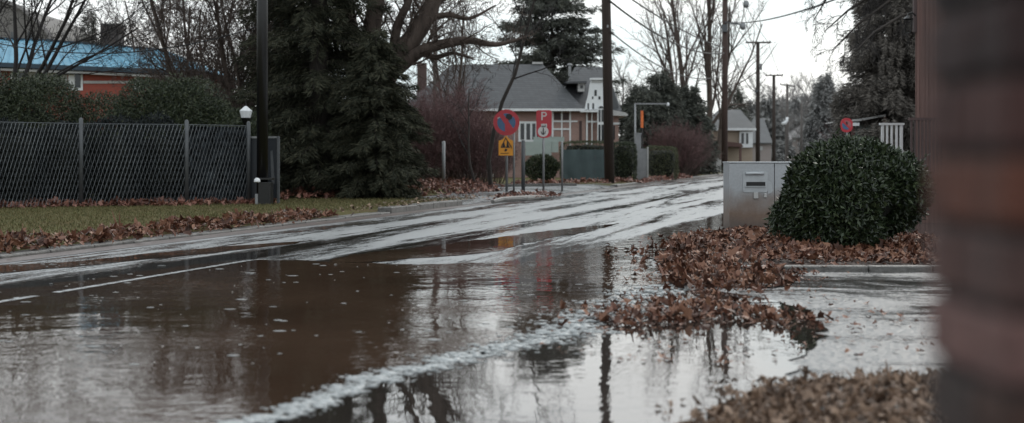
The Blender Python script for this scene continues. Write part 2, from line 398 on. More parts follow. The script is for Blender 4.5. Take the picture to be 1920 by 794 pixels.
def struct(name, mb, mat, smooth=False):
    return tag(mb.build(name, mat, smooth=smooth), kind='structure')

# ------------------------------------------------------------------ vegetation generators
def rot_about(d, ang, rng):
    d = Vector(d).normalized(); a = d.orthogonal().normalized()
    a = Matrix.Rotation(rng.uniform(0, 2 * math.pi), 3, d) @ a
    return Matrix.Rotation(ang, 3, a) @ d

def grow(rng, p, d, L, r, lev, cfg, out):
    n = cfg['n'][lev]; d = Vector(d).normalized(); p = Vector(p)
    pts, rad = [tuple(p)], [r]; end = cfg['tip'][lev]; dirs = [d.copy()]
    for i in range(n):
        w = cfg['wob'][lev]
        d = (d + Vector((rng.gauss(0, w), rng.gauss(0, w), rng.gauss(0, w) + cfg['up'][lev]))).normalized()
        p = p + d * (L / n); pts.append(tuple(p)); dirs.append(d.copy())
        rad.append(r * (1 - (1 - end) * (i + 1) / n))
    out[lev].append((pts, rad)); spawn(rng, pts, rad, dirs, L, lev, cfg, out)

def spawn(rng, pts, rad, dirs, L, lev, cfg, out, k=None):
    if lev + 1 >= len(cfg['n']): return
    n = len(pts) - 1; k = k or cfg['k'][lev]
    for c in range(k):
        t = cfg['t0'][lev] + (1 - cfg['t0'][lev]) * ((c + rng.random()) / k)
        f = t * n; i = min(int(f), n - 1); f -= i
        q = Vector(pts[i]).lerp(Vector(pts[i + 1]), f); rr = rad[i] * (1 - f) + rad[i + 1] * f
        dd = rot_about(dirs[min(i + 1, n)], math.radians(rng.uniform(*cfg['ang'][lev])), rng)
        grow(rng, q, dd, L * cfg['ratio'][lev] * rng.uniform(.6, 1.15) * (1.15 - .55 * t), max(min(rr * .75, rr * cfg['rr'][lev]), cfg['rmin']), lev + 1, cfg, out)

CFG = dict(n=[8, 6, 5, 4, 3], tip=[.35, .3, .3, .35, .5], wob=[.07, .12, .16, .2, .22], up=[.03, .06, .06, .04, .02],
           k=[9, 7, 6, 4], t0=[.25, .2, .15, .15], ang=[(25, 55), (25, 60), (25, 65), (25, 65)], ratio=[.55, .5, .48, .5],
           rr=[.5, .5, .5, .6], rmin=.004)

def conf(**k):
    c = dict(CFG); c.update(k); return c

def finish_tree(root, out, mats, sides=(8, 6, 4, 3, 3), split=1):
    """trunk part = levels < split, crown part = the rest"""
    a = MB(); b = MB(); nb = 0
    for lev, polys in enumerate(out):
        if not polys: continue
        V, T, Q = tubes(polys, sides[min(lev, len(sides) - 1)])
        if lev < split: a.add(V, T, Q)
        else: b.add(V, T, Q); nb += 1
    a.build('trunk', mats[0], root, smooth=True)
    if nb: b.build('crown', mats[1], root, smooth=False)

def bare_tree(loc, H, r, label, cfg=None, seed=1, mats=('bark_brown', 'twig_brown'), lean=(0, 0), group=None, stems=1, name='bare_tree', split=1, spread=.25):
    rng = random.Random(seed); cfg = cfg or CFG
    root = thing(name, loc, label, 'tree', group)
    out = [[] for _ in cfg['n']]
    for s in range(stems):
        d = Vector((lean[0] + (rng.uniform(-spread, spread) if stems > 1 else 0), lean[1] + (rng.uniform(-spread, spread) if stems > 1 else 0), 1))
        off = Vector((rng.uniform(-.15, .15), rng.uniform(-.15, .15), -.05)) if stems > 1 else Vector((0, 0, -.05))
        grow(rng, Vector(loc) + off, d, H * (rng.uniform(.75, 1.05) if stems > 1 else 1), r * (rng.uniform(.6, 1.0) if stems > 1 else 1), 0, cfg, out)
    finish_tree(root, out, mats, split=split)
    return root

def blades(pos, dirs, length, width, rng, fold=0.0):
    """rhombus leaves: pos (N,3) base, dirs (N,3) unit"""
    N = len(pos); rv = rng.normal(size=(N, 3)); s = np.cross(dirs, rv); s /= np.maximum(np.linalg.norm(s, axis=1, keepdims=True), 1e-9)
    length = np.broadcast_to(length, (N,))[:, None]; width = np.broadcast_to(width, (N,))[:, None]
    up = np.cross(s, dirs)
    mid = pos + dirs * length * .45
    V = np.stack([pos, mid + s * width / 2 + up * width * fold, pos + dirs * length, mid - s * width / 2 + up * width * fold], axis=1).reshape(-1, 3)
    i = np.arange(N)[:, None] * 4
    if fold:
        T = np.concatenate([i + np.array([[0, 1, 2]]), i + np.array([[0, 2, 3]])]); return V, T, None
    return V, None, i + np.array([[0, 1, 2, 3]])

def conifer(loc, H, R, label, seed=1, mat='needle_dark', bark='bark_dark', z0=.04, whorls=46, per=7, nb=70, droop=.35,
            blen=(.16, .34), bw=.05, trunk_r=.16, shape=.8, group=None, layered=0.0, ragged=.3, name='conifer', loose=1.0):
    rng = np.random.default_rng(seed); loc = Vector(loc)
    root = thing(name, loc, label, 'tree', group)
    tr = MB(); tr.tube([loc + Vector((0, 0, z)) for z in (-.05, H * .3, H * .65, H * .97)], [trunk_r, trunk_r * .75, trunk_r * .42, .02], 8)
    polys, PV, PD, PL = [], [], [], []
    L0 = np.array(loc)
    for w in range(whorls):
        t = (w + rng.uniform(-.3, .3)) / whorls
        z = H * (z0 + (1 - z0) * t)
        prof = max((1 - t), .0) ** shape
        if t < .08: prof *= .75 + t * 3
        lay = 1.0 if layered == 0 else (1 - layered) + layered * (1 if (w % 3 == 0) else .25)
        for b in range(per):
            az = rng.uniform(0, 2 * math.pi)
            L = R * prof * rng.uniform(1 - ragged, 1 + ragged * .55) * lay + .12
            k = 5; s = np.linspace(0, 1, k)
            out_ = np.array([math.cos(az), math.sin(az), 0])
            dz = rng.uniform(.05, .28) * s - droop * rng.uniform(.7, 1.3) * s ** 1.5 + .22 * droop * np.maximum(s - .7, 0)
            bend = np.array([-math.sin(az), math.cos(az), 0]) * rng.normal(0, .12)
            zz = z + (rng.normal(0, 1.0) * H / whorls if layered == 0 else 0)
            pts = L0 + np.array([0, 0, max(.15, zz)]) + (out_[None] * s[:, None] + bend[None] * (s[:, None] ** 2)) * L + np.array([0, 0, 1.])[None] * (dz * L)[:, None]
            polys.append(([tuple(p) for p in pts], list(np.linspace(max(.008, .012 * L), .004, k))))
            m = max(6, int(nb * 2.4 * (L / R) ** 1.0))
            tt = rng.uniform(.12, 1, m) ** .8
            f = tt * (k - 1); i = np.minimum(f.astype(int), k - 2); fr = (f - i)[:, None]
            q = pts[i] * (1 - fr) + pts[i + 1] * fr
            bd = pts[i + 1] - pts[i]; bd /= np.linalg.norm(bd, axis=1, keepdims=True)
            side = np.array([-math.sin(az), math.cos(az), 0])[None] * rng.choice([-1, 1], m)[:, None]
            d = bd * rng.uniform(.3, 1, m)[:, None] + side * rng.uniform(.3, 1.0, m)[:, None] + np.array([[0, 0, -1.]]) * rng.uniform(-.15, .75, m)[:, None]
            d /= np.linalg.norm(d, axis=1, keepdims=True)
            q = q + side * (rng.uniform(0, .16, m) * L * (1 - tt * .6))[:, None]
            q[:, 2] += rng.normal(0, .75 * H / whorls, m) * loose
            PV.append(q); PD.append(d); PL.append(rng.uniform(blen[0], blen[1], m))
    V, T, Q = tubes(polys, 3)
    tr.add(V, T, Q)
    tr.build('trunk', bark, root, smooth=True)
    pv, pd, pl = np.vstack(PV), np.vstack(PD), np.concatenate(PL)
    V, T, Q = blades(pv, pd, pl, pl * .07 + bw * .28, rng)
    cr = MB(); cr.add(V, T, Q); cr.build('crown', mat, root)
    return root

def lumpy(rng, dirs, k=26, amp=.22, sharp=5):
    c = rng.normal(size=(k, 3)); c /= np.linalg.norm(c, axis=1, keepdims=True); a = rng.uniform(-amp, amp, k)
    return 1 + (a[None] * np.exp(sharp * (dirs @ c.T - 1))).sum(axis=1)

def leaf_shrub(loc, rx, ry, rz, n, leaf, label, name='evergreen_shrub', mat='leaf_shrub', shoots=0, outdir=.7, jit=.55, seed=1, zc=None, cat='shrub', group=None,
               amp=.25, box=False, inner=.6, updir=.5, stems=14, power=2.0, core=True, width=.42, flat=0.0, sharp=5):
    rng = np.random.default_rng(seed); loc = Vector(loc); zc = rz if zc is None else zc
    root = thing(name, loc, label, cat, group)
    d = rng.normal(size=(n, 3)); d /= np.linalg.norm(d, axis=1, keepdims=True)
    rad = lumpy(rng, d, amp=amp, sharp=sharp) * (inner + (1 - inner) * rng.uniform(0, 1, n) ** .45)
    if power != 2.0 :
        e = (np.abs(d) ** power).sum(axis=1) ** (-1 / power); u = d * e[:, None]
    else: u = d
    q = u * rad[:, None] * np.array([[rx, ry, rz]])
    pos = q + np.array([loc.x, loc.y, loc.z + zc])
    keep = pos[:, 2] > loc.z + .02
    pos, dd = pos[keep], d[keep]
    m = len(pos)
    ld = dd * outdir + rng.normal(size=(m, 3)) * jit + np.array([[0, 0, updir]]); ld /= np.linalg.norm(ld, axis=1, keepdims=True)
    L = rng.uniform(.65, 1.25, m) * leaf
    V, T, Q = blades(pos, ld, L, L * width, rng, fold=.25)
    f = MB(); f.add(V, T, Q)
    st = MB()
    R2 = random.Random(seed)
    if shoots:
        sv, sd2 = [], []
        for i in range(shoots):
            k = R2.randrange(m); o_ = Vector(dd[k]); b0 = Vector(pos[k]); L_ = R2.uniform(.5, 1.6) * leaf * 1.4
            dr = (o_ + Vector((R2.gauss(0, .4), R2.gauss(0, .4), .45 + R2.gauss(0, .3)))).normalized()
            st.tube([b0 - dr * leaf, b0 + dr * L_], [.005, .003], 3)
            for j in range(R2.randint(4, 8)):
                sv.append(b0 + dr * L_ * (j / 6.0)); sd2.append((dr * .6 + Vector((R2.gauss(0, .6), R2.gauss(0, .6), R2.gauss(0, .4)))).normalized())
        V, T, Q = blades(np.array([v[:] for v in sv]), np.array([v[:] for v in sd2]), rng.uniform(.6, 1.1, len(sv)) * leaf, leaf * width, rng, fold=.25)
        f.add(V, T, Q)
    f.build('foliage', mat, root)
    for i in range(stems):
        a = R2.uniform(0, 6.28); e = R2.uniform(.2, .75)
        top = loc + Vector((math.cos(a) * rx * e, math.sin(a) * ry * e, zc + rz * R2.uniform(0, .6)))
        b0 = loc + Vector((math.cos(a) * rx * .12, math.sin(a) * ry * .12, -.03))
        st.tube([b0, b0.lerp(top, .5) + Vector((0, 0, .05)), top], [.025, .018, .008], 5)
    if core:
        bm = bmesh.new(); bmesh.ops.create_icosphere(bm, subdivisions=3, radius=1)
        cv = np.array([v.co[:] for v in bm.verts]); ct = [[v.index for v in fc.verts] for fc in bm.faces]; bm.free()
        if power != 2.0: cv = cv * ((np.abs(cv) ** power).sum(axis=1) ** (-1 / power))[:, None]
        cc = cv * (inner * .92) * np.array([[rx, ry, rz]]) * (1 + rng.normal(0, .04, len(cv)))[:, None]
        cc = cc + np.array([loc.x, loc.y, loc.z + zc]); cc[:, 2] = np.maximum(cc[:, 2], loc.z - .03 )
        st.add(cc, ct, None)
    st.build('stems', 'core', root)
    return root

def twig_shrub(loc, rx, rz, n, label, seed=1, mat='twig_purple', name='bare_shrub', group=None, r0=.012):
    rng = random.Random(seed); loc = Vector(loc); root = thing(name, loc, label, 'shrub', group)
    cfg = conf(n=[5, 4, 3, 3], tip=[.4, .4, .5, .6], wob=[.1, .15, .2, .25], up=[.05, .06, .04, .02], k=[6, 5, 4], t0=[.15, .15, .1],
               ang=[(15, 45), (20, 55), (20, 60)], ratio=[.5, .5, .5], rr=[.6, .65, .7], rmin=.0045)
    out = [[] for _ in cfg['n']]
    for i in range(n):
        a = rng.uniform(0, 6.28); e = math.sqrt(rng.random())
        b0 = loc + Vector((math.cos(a) * rx * .45 * e, math.sin(a) * rx * .45 * e, -.03))
        dr = Vector((math.cos(a) * e * rx * .75, math.sin(a) * e * rx * .75, rz * rng.uniform(.65, 1.0)))
        grow(rng, b0, dr, dr.length * .8, r0 * rng.uniform(.7, 1.3), 0, cfg, out)
    a = MB(); b = MB()
    for lev, polys in enumerate(out):
        V, T, Q = tubes(polys, 3); (a if lev == 0 else b).add(V, T, Q)
    a.build('stems', 'bark_brown', root); b.build('twigs', mat, root)
    return root

ANG11 = np.linspace(-math.pi / 2, 1.5 * math.pi, 13)[:-1]
RAD11 = np.array([.28, .62, .42, .95, .55, .9, 1.0, .9, .55, .95, .42, .62])
def leaf_litter(name, pos, size, seed, mat, label, flat=.5, curl=.5, cat='fallen leaves'):
    """maple-like leaves: pos (N,3), size (N)"""
    rng = np.random.default_rng(seed); N = len(pos)
    tx, ty = RAD11 * np.cos(ANG11), RAD11 * np.sin(ANG11)
    base = np.stack([np.concatenate([[0], tx]), np.concatenate([[0.05], ty]), np.zeros(13)], axis=1)     # 13 verts
    V = np.repeat(base[None], N, axis=0)
    V[:, 1:, :2] *= rng.uniform(.8, 1.15, (N, 12))[..., None]
    c1 = rng.normal(0, curl, N)[:, None]; c2 = rng.normal(0, curl, N)[:, None]; fold = rng.uniform(0, 1, N)[:, None] * curl
    V[:, :, 2] = c1 * V[:, :, 0] ** 2 * .9 + c2 * V[:, :, 1] ** 2 * .7 + fold * np.abs(V[:, :, 0])
    V[:, :, 0] *= (1 - .28 * np.minimum(np.abs(c1) + fold, 1.5))
    V *= (size / 2)[:, None, None]
    yaw = rng.uniform(0, 6.28, N); tilt = np.abs(rng.normal(0, flat, N)); ax = rng.uniform(0, 6.28, N)
    cy, sy = np.cos(yaw), np.sin(yaw); Rz = np.zeros((N, 3, 3)); Rz[:, 0, 0] = cy; Rz[:, 0, 1] = -sy; Rz[:, 1, 0] = sy; Rz[:, 1, 1] = cy; Rz[:, 2, 2] = 1
    kx, ky = np.cos(ax), np.sin(ax); ct, st = np.cos(tilt), np.sin(tilt)
    K = np.zeros((N, 3, 3)); K[:, 0, 2] = ky; K[:, 1, 2] = -kx; K[:, 2, 0] = -ky; K[:, 2, 1] = kx
    I = np.eye(3)[None]; Rt = I + st[:, None, None] * K + (1 - ct)[:, None, None] * (K @ K)
    V = np.einsum('nij,nkj->nki', Rt @ Rz, V)
    low = V[:, :, 2].min(axis=1)
    V = V + pos[:, None, :]; V[:, :, 2] -= (low * .75)[:, None]
    i = np.arange(N)[:, None, None] * 13
    tri = np.array([[0, j + 1, (j + 1) % 12 + 1] for j in range(12)])[None]
    T = (i + tri).reshape(-1, 3)
    mb = MB(); mb.add(V.reshape(-1, 3), T, None)
    o = mb.build(name, mat, smooth=False)
    return tag(o, label, cat, kind='stuff')

def in_poly(x, y, poly):
    poly = np.asarray(poly); inside = np.zeros(len(x), bool); j = len(poly) - 1
    for i in range(len(poly)):
        xi, yi = poly[i]; xj, yj = poly[j]
        c = ((yi > y) != (yj > y)) & (x < (xj - xi) * (y - yi) / (yj - yi + 1e-12) + xi)
        inside ^= c; j = i
    return inside

def sample_poly(poly, n, rng):
    poly = np.asarray([(p[0], p[1]) for p in poly]); lo, hi = poly.min(0), poly.max(0); out = np.zeros((0, 2))
    while len(out) < n:
        q = rng.uniform(lo, hi, (n * 2, 2)); out = np.vstack([out, q[in_poly(q[:, 0], q[:, 1], poly)]])
    return out[:n]

def jag(pts, amp, step, seed):
    """ragged water's edge: resample a world outline and jitter it"""
    rng = random.Random(seed); out = []; n = len(pts); ph = [rng.uniform(0, 6.28) for _ in range(6)]; s = 0
    for i in range(n):
        a, b = pts[i], pts[(i + 1) % n]; L = (b - a).length; k = max(1, int(L / step)); d = (b - a).normalized(); nr = Vector((-d.y, d.x, 0))
        for j in range(k):
            s += L / k
            w = sum(math.sin(s * f + ph[q]) / (q + 1) for q, f in enumerate((1.1, 2.7, 5.9, 11.3, 23))) * .5 + rng.gauss(0, .25)
            out.append(a.lerp(b, j / k) + nr * (amp * w))
    return out
# ------------------------------------------------------------------ helpers in surveyed rectangles
def bx(mb, x0, y0, x1, y1, Y, dep, bev=0.0):
    a = P(x0, y1, Y); b = P(x1, y0, Y)
    return mb.box((a.x, Y, a.z), (b.x, Y + dep, b.z), bev=bev)

def disc_pts(c, r, n=28, a0=0.0, a1=2 * math.pi):
    full = abs(a1 - a0 - 2 * math.pi) < 1e-6
    k = n if full else n + 1
    return [Vector((c.x + r * math.cos(a0 + (a1 - a0) * i / n), c.y, c.z + r * math.sin(a0 + (a1 - a0) * i / n))) for i in range(k)]

def text_part(s, size, c, mat, parent, name, stretch=1.0):
    cu = bpy.data.curves.new(name, 'FONT'); cu.body = s; cu.size = size; cu.align_x = 'CENTER'; cu.align_y = 'CENTER'; cu.extrude = .002
    t = bpy.data.objects.new(name, cu); C.objects.link(t)
    dg = bpy.context.evaluated_depsgraph_get(); dg.update()
    me = bpy.data.meshes.new_from_object(t.evaluated_get(dg))
    bpy.data.objects.remove(t); bpy.data.curves.remove(cu)
    base = WLOC[parent.name]
    me.transform(Matrix.Translation(Vector(c) - base) @ Matrix.Rotation(math.pi / 2, 4, 'X') @ Matrix.Diagonal((stretch, 1, 1, 1)))
    me.name = name; me.materials.clear(); me.materials.append(MT[mat])
    o = bpy.data.objects.new(name, me); C.objects.link(o); o.parent = parent; WLOC[o.name] = base
    return o

ZL = .10      # level of the lawns and yards left of the street
# ------------------------------------------------------------------ the ground
g = MB(); g.sheet([(-3000, -60, -.04), (3000, -60, -.04), (3000, 4000, -.04), (-3000, 4000, -.04)]); struct('ground', g, 'earth')

def street_sheet(name, u0, u1, v0, v1, z, mat):
    mb = MB(); mb.sheet([(u0, v0, z), (u1, v0, z), (u1, v1, z), (u0, v1, z)])
    o = struct(name, mb, mat); o.rotation_euler = (0, 0, -TH); return o
UL, UR = -9.18, -1.9
street_sheet('road', UL, UR, -12, 420, 0.0, 'road')
street_sheet('pavement', UR, 26, -12, 46, -.002, 'pavement')
mb = MB(); us = [-160, -20, UL - 1.6, UL - 1.1, UL - .7, UL - .30]; zs = [ZL, ZL, ZL, ZL - .015, ZL - .04, .035]; V = []; Q = []
for i, (u_, z_) in enumerate(zip(us, zs)):
    for v_ in (-12, 520): V.append((u_, v_, z_))
for i in range(5): Q.append((2 * i, 2 * i + 2, 2 * i + 3, 2 * i + 1))
mb.add(V, None, Q); o = struct('lawn', mb, 'lawn', smooth=True); o.rotation_euler = (0, 0, -TH)
street_sheet('yard', UR + .4, 160, 46, 520, .06, 'earth')

# left kerb: low flat kerb, gap at the side path, then on again
V_GAP0, V_GAP1 = SD.dot(G(922, 378, ZL)), SD.dot(G(1196, 347, ZL))
def kerb_run(v0, v1, top=.04, w=.30, name='kerb'):
    mb = MB(); rng = random.Random(int(v0 * 10)); v = v0
    while v < v1:
        e = min(v + 1.0, v1); t = top + rng.uniform(-.008, .008)
        mb.box((UL - w, v + .006, -.05), (UL, e - .006, t), bev=.018); v = e
    o = struct(name, mb, 'kerb'); o.rotation_euler = (0, 0, -TH); return o
kerb_run(-10, V_GAP0 - 5.5)
kerb_run(V_GAP0 - 5.45, V_GAP0, top=ZL + .03)

kerb_run(V_GAP1, 330, top=ZL)
street_sheet('gutter_strip', UL + .002, UL + .40, -12, 330, .005, 'kerb_pink')
kr = MB(); kr.tube([G(924, 379, .08), G(940, 375, .11), G(985, 372, .11), G(1030, 369, .06)], [.05, .07, .07, .05], 8); struct('kerb', kr, 'kerb')
sp = MB(); V = []; Q = []; NP = 18
for i in range(NP + 1):
    t = i / NP; v_ = V_GAP0 + .05 + (V_GAP1 - V_GAP0 - .1) * t
    for u_, z_ in ((UL + .001, .012), (UL - .3, .055), (UL - .7, .078), (UL - 1.1, .10), (UL - 1.6, .112)): V.append(S(u_, v_, z_))
    bk = G(924 + 268 * t, 350.5 - 7 * t, ZL + .008)
    lim = S(UL - 2.0, v_, ZL + .012); V.append(bk if bk.y > lim.y else lim)
for i in range(NP):
    for k in range(5): a = i * 6 + k; Q.append((a, a + 6, a + 7, a + 1))
sp.add(V, None, Q); struct('path', sp, 'path')
lk_ = MB(); a, b = G(922, 351.5, ZL), G(1078, 349, ZL); lk_.beam(a + Vector((0, 0, .04)), b + Vector((0, 0, .04)), .22, .13); struct('kerb', lk_, 'kerb')

# planter island on the right with its kerb
YK = GY(500, .05)
pk = MB()
xk0, xk1 = (1388 - 960) / F * YK, (1990 - 960) / F * YK
nseg = 5
for i in range(nseg):
    pk.box((xk0 + (xk1 - xk0) * i / nseg + .004, YK, -.02), (xk0 + (xk1 - xk0) * (i + 1) / nseg - .004, YK + .14, .055), bev=.015)
struct('kerb', pk, 'kerb')
ISL = [Vector((xk0 - .02, YK + .13, 0)), Vector((xk1, YK + .13, 0)), Vector((xk1 + .2, 24.2, 0)), G(1480, 425), G(1366, 429), G(1330, 455)]
def isl_h(x, y):
    return .04 + (.12 if x < 3 else .12 - .09 * min(1, (x - 3) / .8)) * math.exp(-((y - 17.2) / 2.4) ** 2) * (1 / (1 + math.exp(-(x - 2.1) * 4)))
bmI = MB()
nx, ny = 40, 30; V = []; Q = []
for j in range(ny + 1):
    for i in range(nx + 1):
        y = YK + .13 + (24 - YK) * j / ny; x0 = xk0 - .1 + .24 * (y - YK) * .75; x = x0 + (5.9 - x0) * i / nx
        e = min(1, i / 4, (j + 1) / 4, (ny - j) / 3)
        V.append((x, y, -.01 + (isl_h(x, y) - .02) * max(0, min(1, e + .15)) if i and j < ny else -.02))
for j in range(ny):
    for i in range(nx): k = j * (nx + 1) + i; Q.append((k, k + 1, k + nx + 2, k + nx + 1))
bmI.add(V, None, Q); struct('soil', bmI, 'litter_base', smooth=True)

# ------------------------------------------------------------------ water
def smooth_outline(pts, it=2):
    for _ in range(it):
        pts = [q for i in range(len(pts)) for q in (pts[i].lerp(pts[(i + 1) % len(pts)], .25), pts[i].lerp(pts[(i + 1) % len(pts)], .75))]
    return pts
pud = [(-2600, 560), (-500, 552), (0, 541), (120, 530), (250, 508), (400, 494), (500, 488), (620, 491), (720, 496), (830, 495), (960, 490), (1050, 479), (1130, 463),
       (1175, 462), (1195, 478), (1240, 500), (1225, 540), (1130, 592), (1000, 634), (850, 671), (720, 702), (560, 762), (430, 800)]
pts = [G(x, y, .006) for x, y in pud] + [Vector((-1.45, 3.0, .006)), Vector((-1.3, -4, .006)), Vector((-9, -4, .006))]
mb = MB(); mb.sheet(jag(smooth_outline(pts), .16, .16, 3)); struct('puddle', mb, 'puddle')
pud2 = [(436, 800), (566, 764), (726, 705), (860, 673), (1005, 637), (1135, 594), (1232, 543), (1290, 535), (1400, 556), (1480, 572), (1520, 600), (1535, 640), (1500, 690), (1500, 800)]
pts = [G(x, y, .006) for x, y in pud2] + [Vector((1.6, 3, .006)), Vector((1.5, -4, .006)), Vector((-1.25, -4, .006)), Vector((-1.40, 3.0, .006))]
mb = MB(); mb.sheet(jag(smooth_outline(pts), .13, .14, 5)); struct('puddle', mb, 'puddle_pale')
pud3 = [(1140, 462), (1180, 446), (1240, 432), (1310, 414), (1366, 398), (1366, 432), (1330, 446), (1262, 466), (1270, 486), (1380, 500), (1500, 514), (1480, 540), (1330, 536), (1245, 530), (1250, 500), (1205, 478)]
mb = MB(); mb.sheet(jag(smooth_outline([G(x, y, .010) for x, y in pud3]), .05, .2, 9)); struct('puddle', mb, 'gutter')

pud4 = [(585, 491), (700, 474), (800, 462), (900, 449), (1000, 437), (1110, 424), (1180, 416), (1090, 436), (1010, 452), (930, 470), (850, 480), (760, 486), (690, 493)]
mb = MB(); mb.sheet(jag(smooth_outline([G(x, y, .005) for x, y in pud4]), .10, .16, 14)); struct('puddle', mb, 'puddle')
pud5 = [(-300, 520), (0, 513), (150, 500), (300, 484), (470, 466), (620, 448), (560, 452), (400, 464), (250, 480), (100, 494), (-300, 506)]
mb = MB(); mb.sheet(jag(smooth_outline([G(x, y, .005) for x, y in pud5]), .10, .2, 15)); struct('puddle', mb, 'puddle')
# foam ridge along the flooded road edge
def foam(name, line, widths, per_m, size, seed, label, z=.008, flat=.55):
    rng = np.random.default_rng(seed)
    pts = [G(x, y, z) for x, y in line]
    bm = bmesh.new(); bmesh.ops.create_icosphere(bm, subdivisions=1, radius=1)
    tv = np.array([v.co[:] for v in bm.verts]); tt = np.array([[v.index for v in f.verts] for f in bm.faces]); bm.free()
    mb = MB()
    for k in range(len(pts) - 1):
        a, b = pts[k], pts[k + 1]; L = (b - a).length; n = int(L * per_m)
        t = rng.uniform(0, 1, n); w = widths[k] * (1 - t) + widths[k + 1] * t
        d = (b - a).normalized(); nr = np.array([-d.y, d.x, 0])
        off = rng.normal(0, .5, n) * w + .35 * w * np.sin(t * L * 7 + k * 1.7) + .2 * w * np.sin(t * L * 19 + k)
        c = np.array(a)[None] + np.array(b - a)[None] * t[:, None] + nr[None] * off[:, None]
        s = rng.uniform(.3, 1, n) ** 2.2 * size * np.exp(-.7 * (off / (w + 1e-6)) ** 2) * (.55 + .45 * np.sin(t * L * 11 + 2.3 * k) ** 2)
        sc = np.stack([s * rng.uniform(.8, 1.7, n), s * rng.uniform(.8, 1.5, n), s * flat], axis=1)
        V = c[:, None, :] + tv[None] * sc[:, None, :] * (1 + rng.normal(0, .12, (n, len(tv), 1)))
        T = (np.arange(n)[:, None, None] * len(tv) + tt[None]).reshape(-1, 3)
        mb.add(V.reshape(-1, 3), T, None)
    o = mb.build(name, 'foam', smooth=True); return tag(o, label, 'foam', kind='stuff')
foam('foam', [(380, 830), (430, 796), (495, 786), (560, 760), (640, 738), (720, 700), (790, 690), (850, 669), (930, 658), (1000, 632), (1060, 622), (1120, 598), (1190, 570), (1235, 535)],
     [.06, .09, .10, .15, .11, .19, .14, .22, .20, .32, .30, .42, .46, .36], 560, .040, 4, 'pale clumpy ridge of foam along the flooded road edge', flat=.24)
mbf = MB()
rng = np.random.default_rng(12); n = 210
px = rng.uniform(-50, 1150, n); py = 495 + (rng.uniform(0, 1, n) ** 1.8) * 190
bm = bmesh.new(); bmesh.ops.create_icosphere(bm, subdivisions=1, radius=1)
tv = np.array([v.co[:] for v in bm.verts]); tt = np.array([[v.index for v in f.verts] for f in bm.faces]); bm.free()
Yf = F * (EYE - .007) / (py - HOR); c = np.stack([(px - 960) / F * Yf, Yf, np.full(n, .007)], axis=1)
s = rng.uniform(.3, 1, n) ** 3 * .028 + .003
V = c[:, None, :] + tv[None] * np.stack([s * rng.uniform(.8, 2.2, n), s * rng.uniform(.7, 1.3, n), np.full(n, .002)], axis=1)[:, None, :]
mbf.add(V.reshape(-1, 3), (np.arange(n)[:, None, None] * len(tv) + tt[None]).reshape(-1, 3))
tag(mbf.build('foam_flecks', 'foam', smooth=True), 'small pale foam flecks drifting on the brown flood water', 'foam', kind='stuff')

# worn centre line under the shallow water
ln = MB()
for v0, v1 in ((9.0, 10.2), (10.5, 14.4)):
    ln.sheet([(-6.42, v0, .010), (-6.34, v0, .010), (-6.34, v1, .010), (-6.42, v1, .010)])
o = struct('road_marking', ln, M('line_paint', (.42, .44, .45), (.06, .06, .06), rough=.25, scale=9, lo=.34, hi=.55)); o.rotation_euler = (0, 0, -TH)
ln = MB(); ln.sheet([(UR - .62, 14.5, .005), (UR - .50, 14.5, .005), (UR - .50, 120, .005), (UR - .62, 120, .005)])
o = struct('road_marking', ln, M('edge_paint', (.55, .57, .58), (.16, .16, .16), rough=.25, scale=5, lo=.36, hi=.5)); o.rotation_euler = (0, 0, -TH)

# ------------------------------------------------------------------ fallen leaves
rng = np.random.default_rng(21)
def pile(name, poly_px, n, size, seed, mat, label, h=.12, z0=0.0, flat=.6, curl=.5, hf=None, world=None, fall=.5, stray=.16):
    rng = np.random.default_rng(seed)
    poly = world or [G(x, y, z0) for x, y in poly_px]
    q = sample_poly(poly, n, rng)
    st_ = rng.uniform(0, 1, n) < .28; core_q = q.copy()
    cen = np.mean([(p[0], p[1]) for p in poly], axis=0)
    if hf is None:
        pw = np.array([(p[0], p[1]) for p in poly]); dmin = np.full(n, 1e9)
        for i in range(len(pw)):
            a, b = pw[i], pw[(i + 1) % len(pw)]; ab = b - a; t = np.clip(((q - a) @ ab) / (ab @ ab + 1e-9), 0, 1)
            dmin = np.minimum(dmin, np.linalg.norm(q - a - t[:, None] * ab, axis=1))
        top = h * np.minimum(1, dmin / fall) * (.7 + .3 * np.sin(q[:, 0] * 3.1 + 1) * np.sin(q[:, 1] * 2.3))
    else: top = np.array([hf(x, y) for x, y in q])
    z = z0 + top * rng.uniform(.55, 1, n)
    if stray:
        q[st_] += rng.normal(0, stray, (int(st_.sum()), 2)); z[st_] = np.minimum(z[st_], z0 + .35 * top[st_])
    return leaf_litter(name, np.column_stack([q, z]), (.45 + 1.1 * rng.uniform(0, 1, n) ** 1.6) * size, seed, mat, label, flat, curl)
# left kerb drift
drift = [S(UL - .1, v, 0) for v in np.arange(10, 25.5, .5)]
rngd = random.Random(5)
inner = [S(UL - .55 - .45 * abs(math.sin(v * 1.3 + 1)) - .25 * rngd.random(), v, 0) for v in np.arange(25.3, 9.5, -.35)]
pile('fallen_leaves', None, 2600, .14, 31, 'fallen', 'drift of curled brown leaves along the left kerb', h=.15, z0=.05, flat=.75, curl=.7, world=drift + inner, fall=.35)
thin = [S(UL - .1, 24), S(UL - .1, 38), S(UL - 1.6, 38), S(UL - .9, 24)]
pile('fallen_leaves', None, 420, .10, 32, 'fallen_tan', 'thin scatter of leaves on the grass beside the kerb', h=.01, z0=ZL + .01, flat=.35, world=thin)
pile('fallen_leaves', [(505, 377), (640, 373), (760, 370), (860, 367), (935, 360), (930, 346), (820, 342), (510, 350)], 7000, .17, 33, 'fallen_red',
     'deep reddish brown leaf bank under the big conifer', h=.34, z0=ZL, flat=.8, fall=.9)
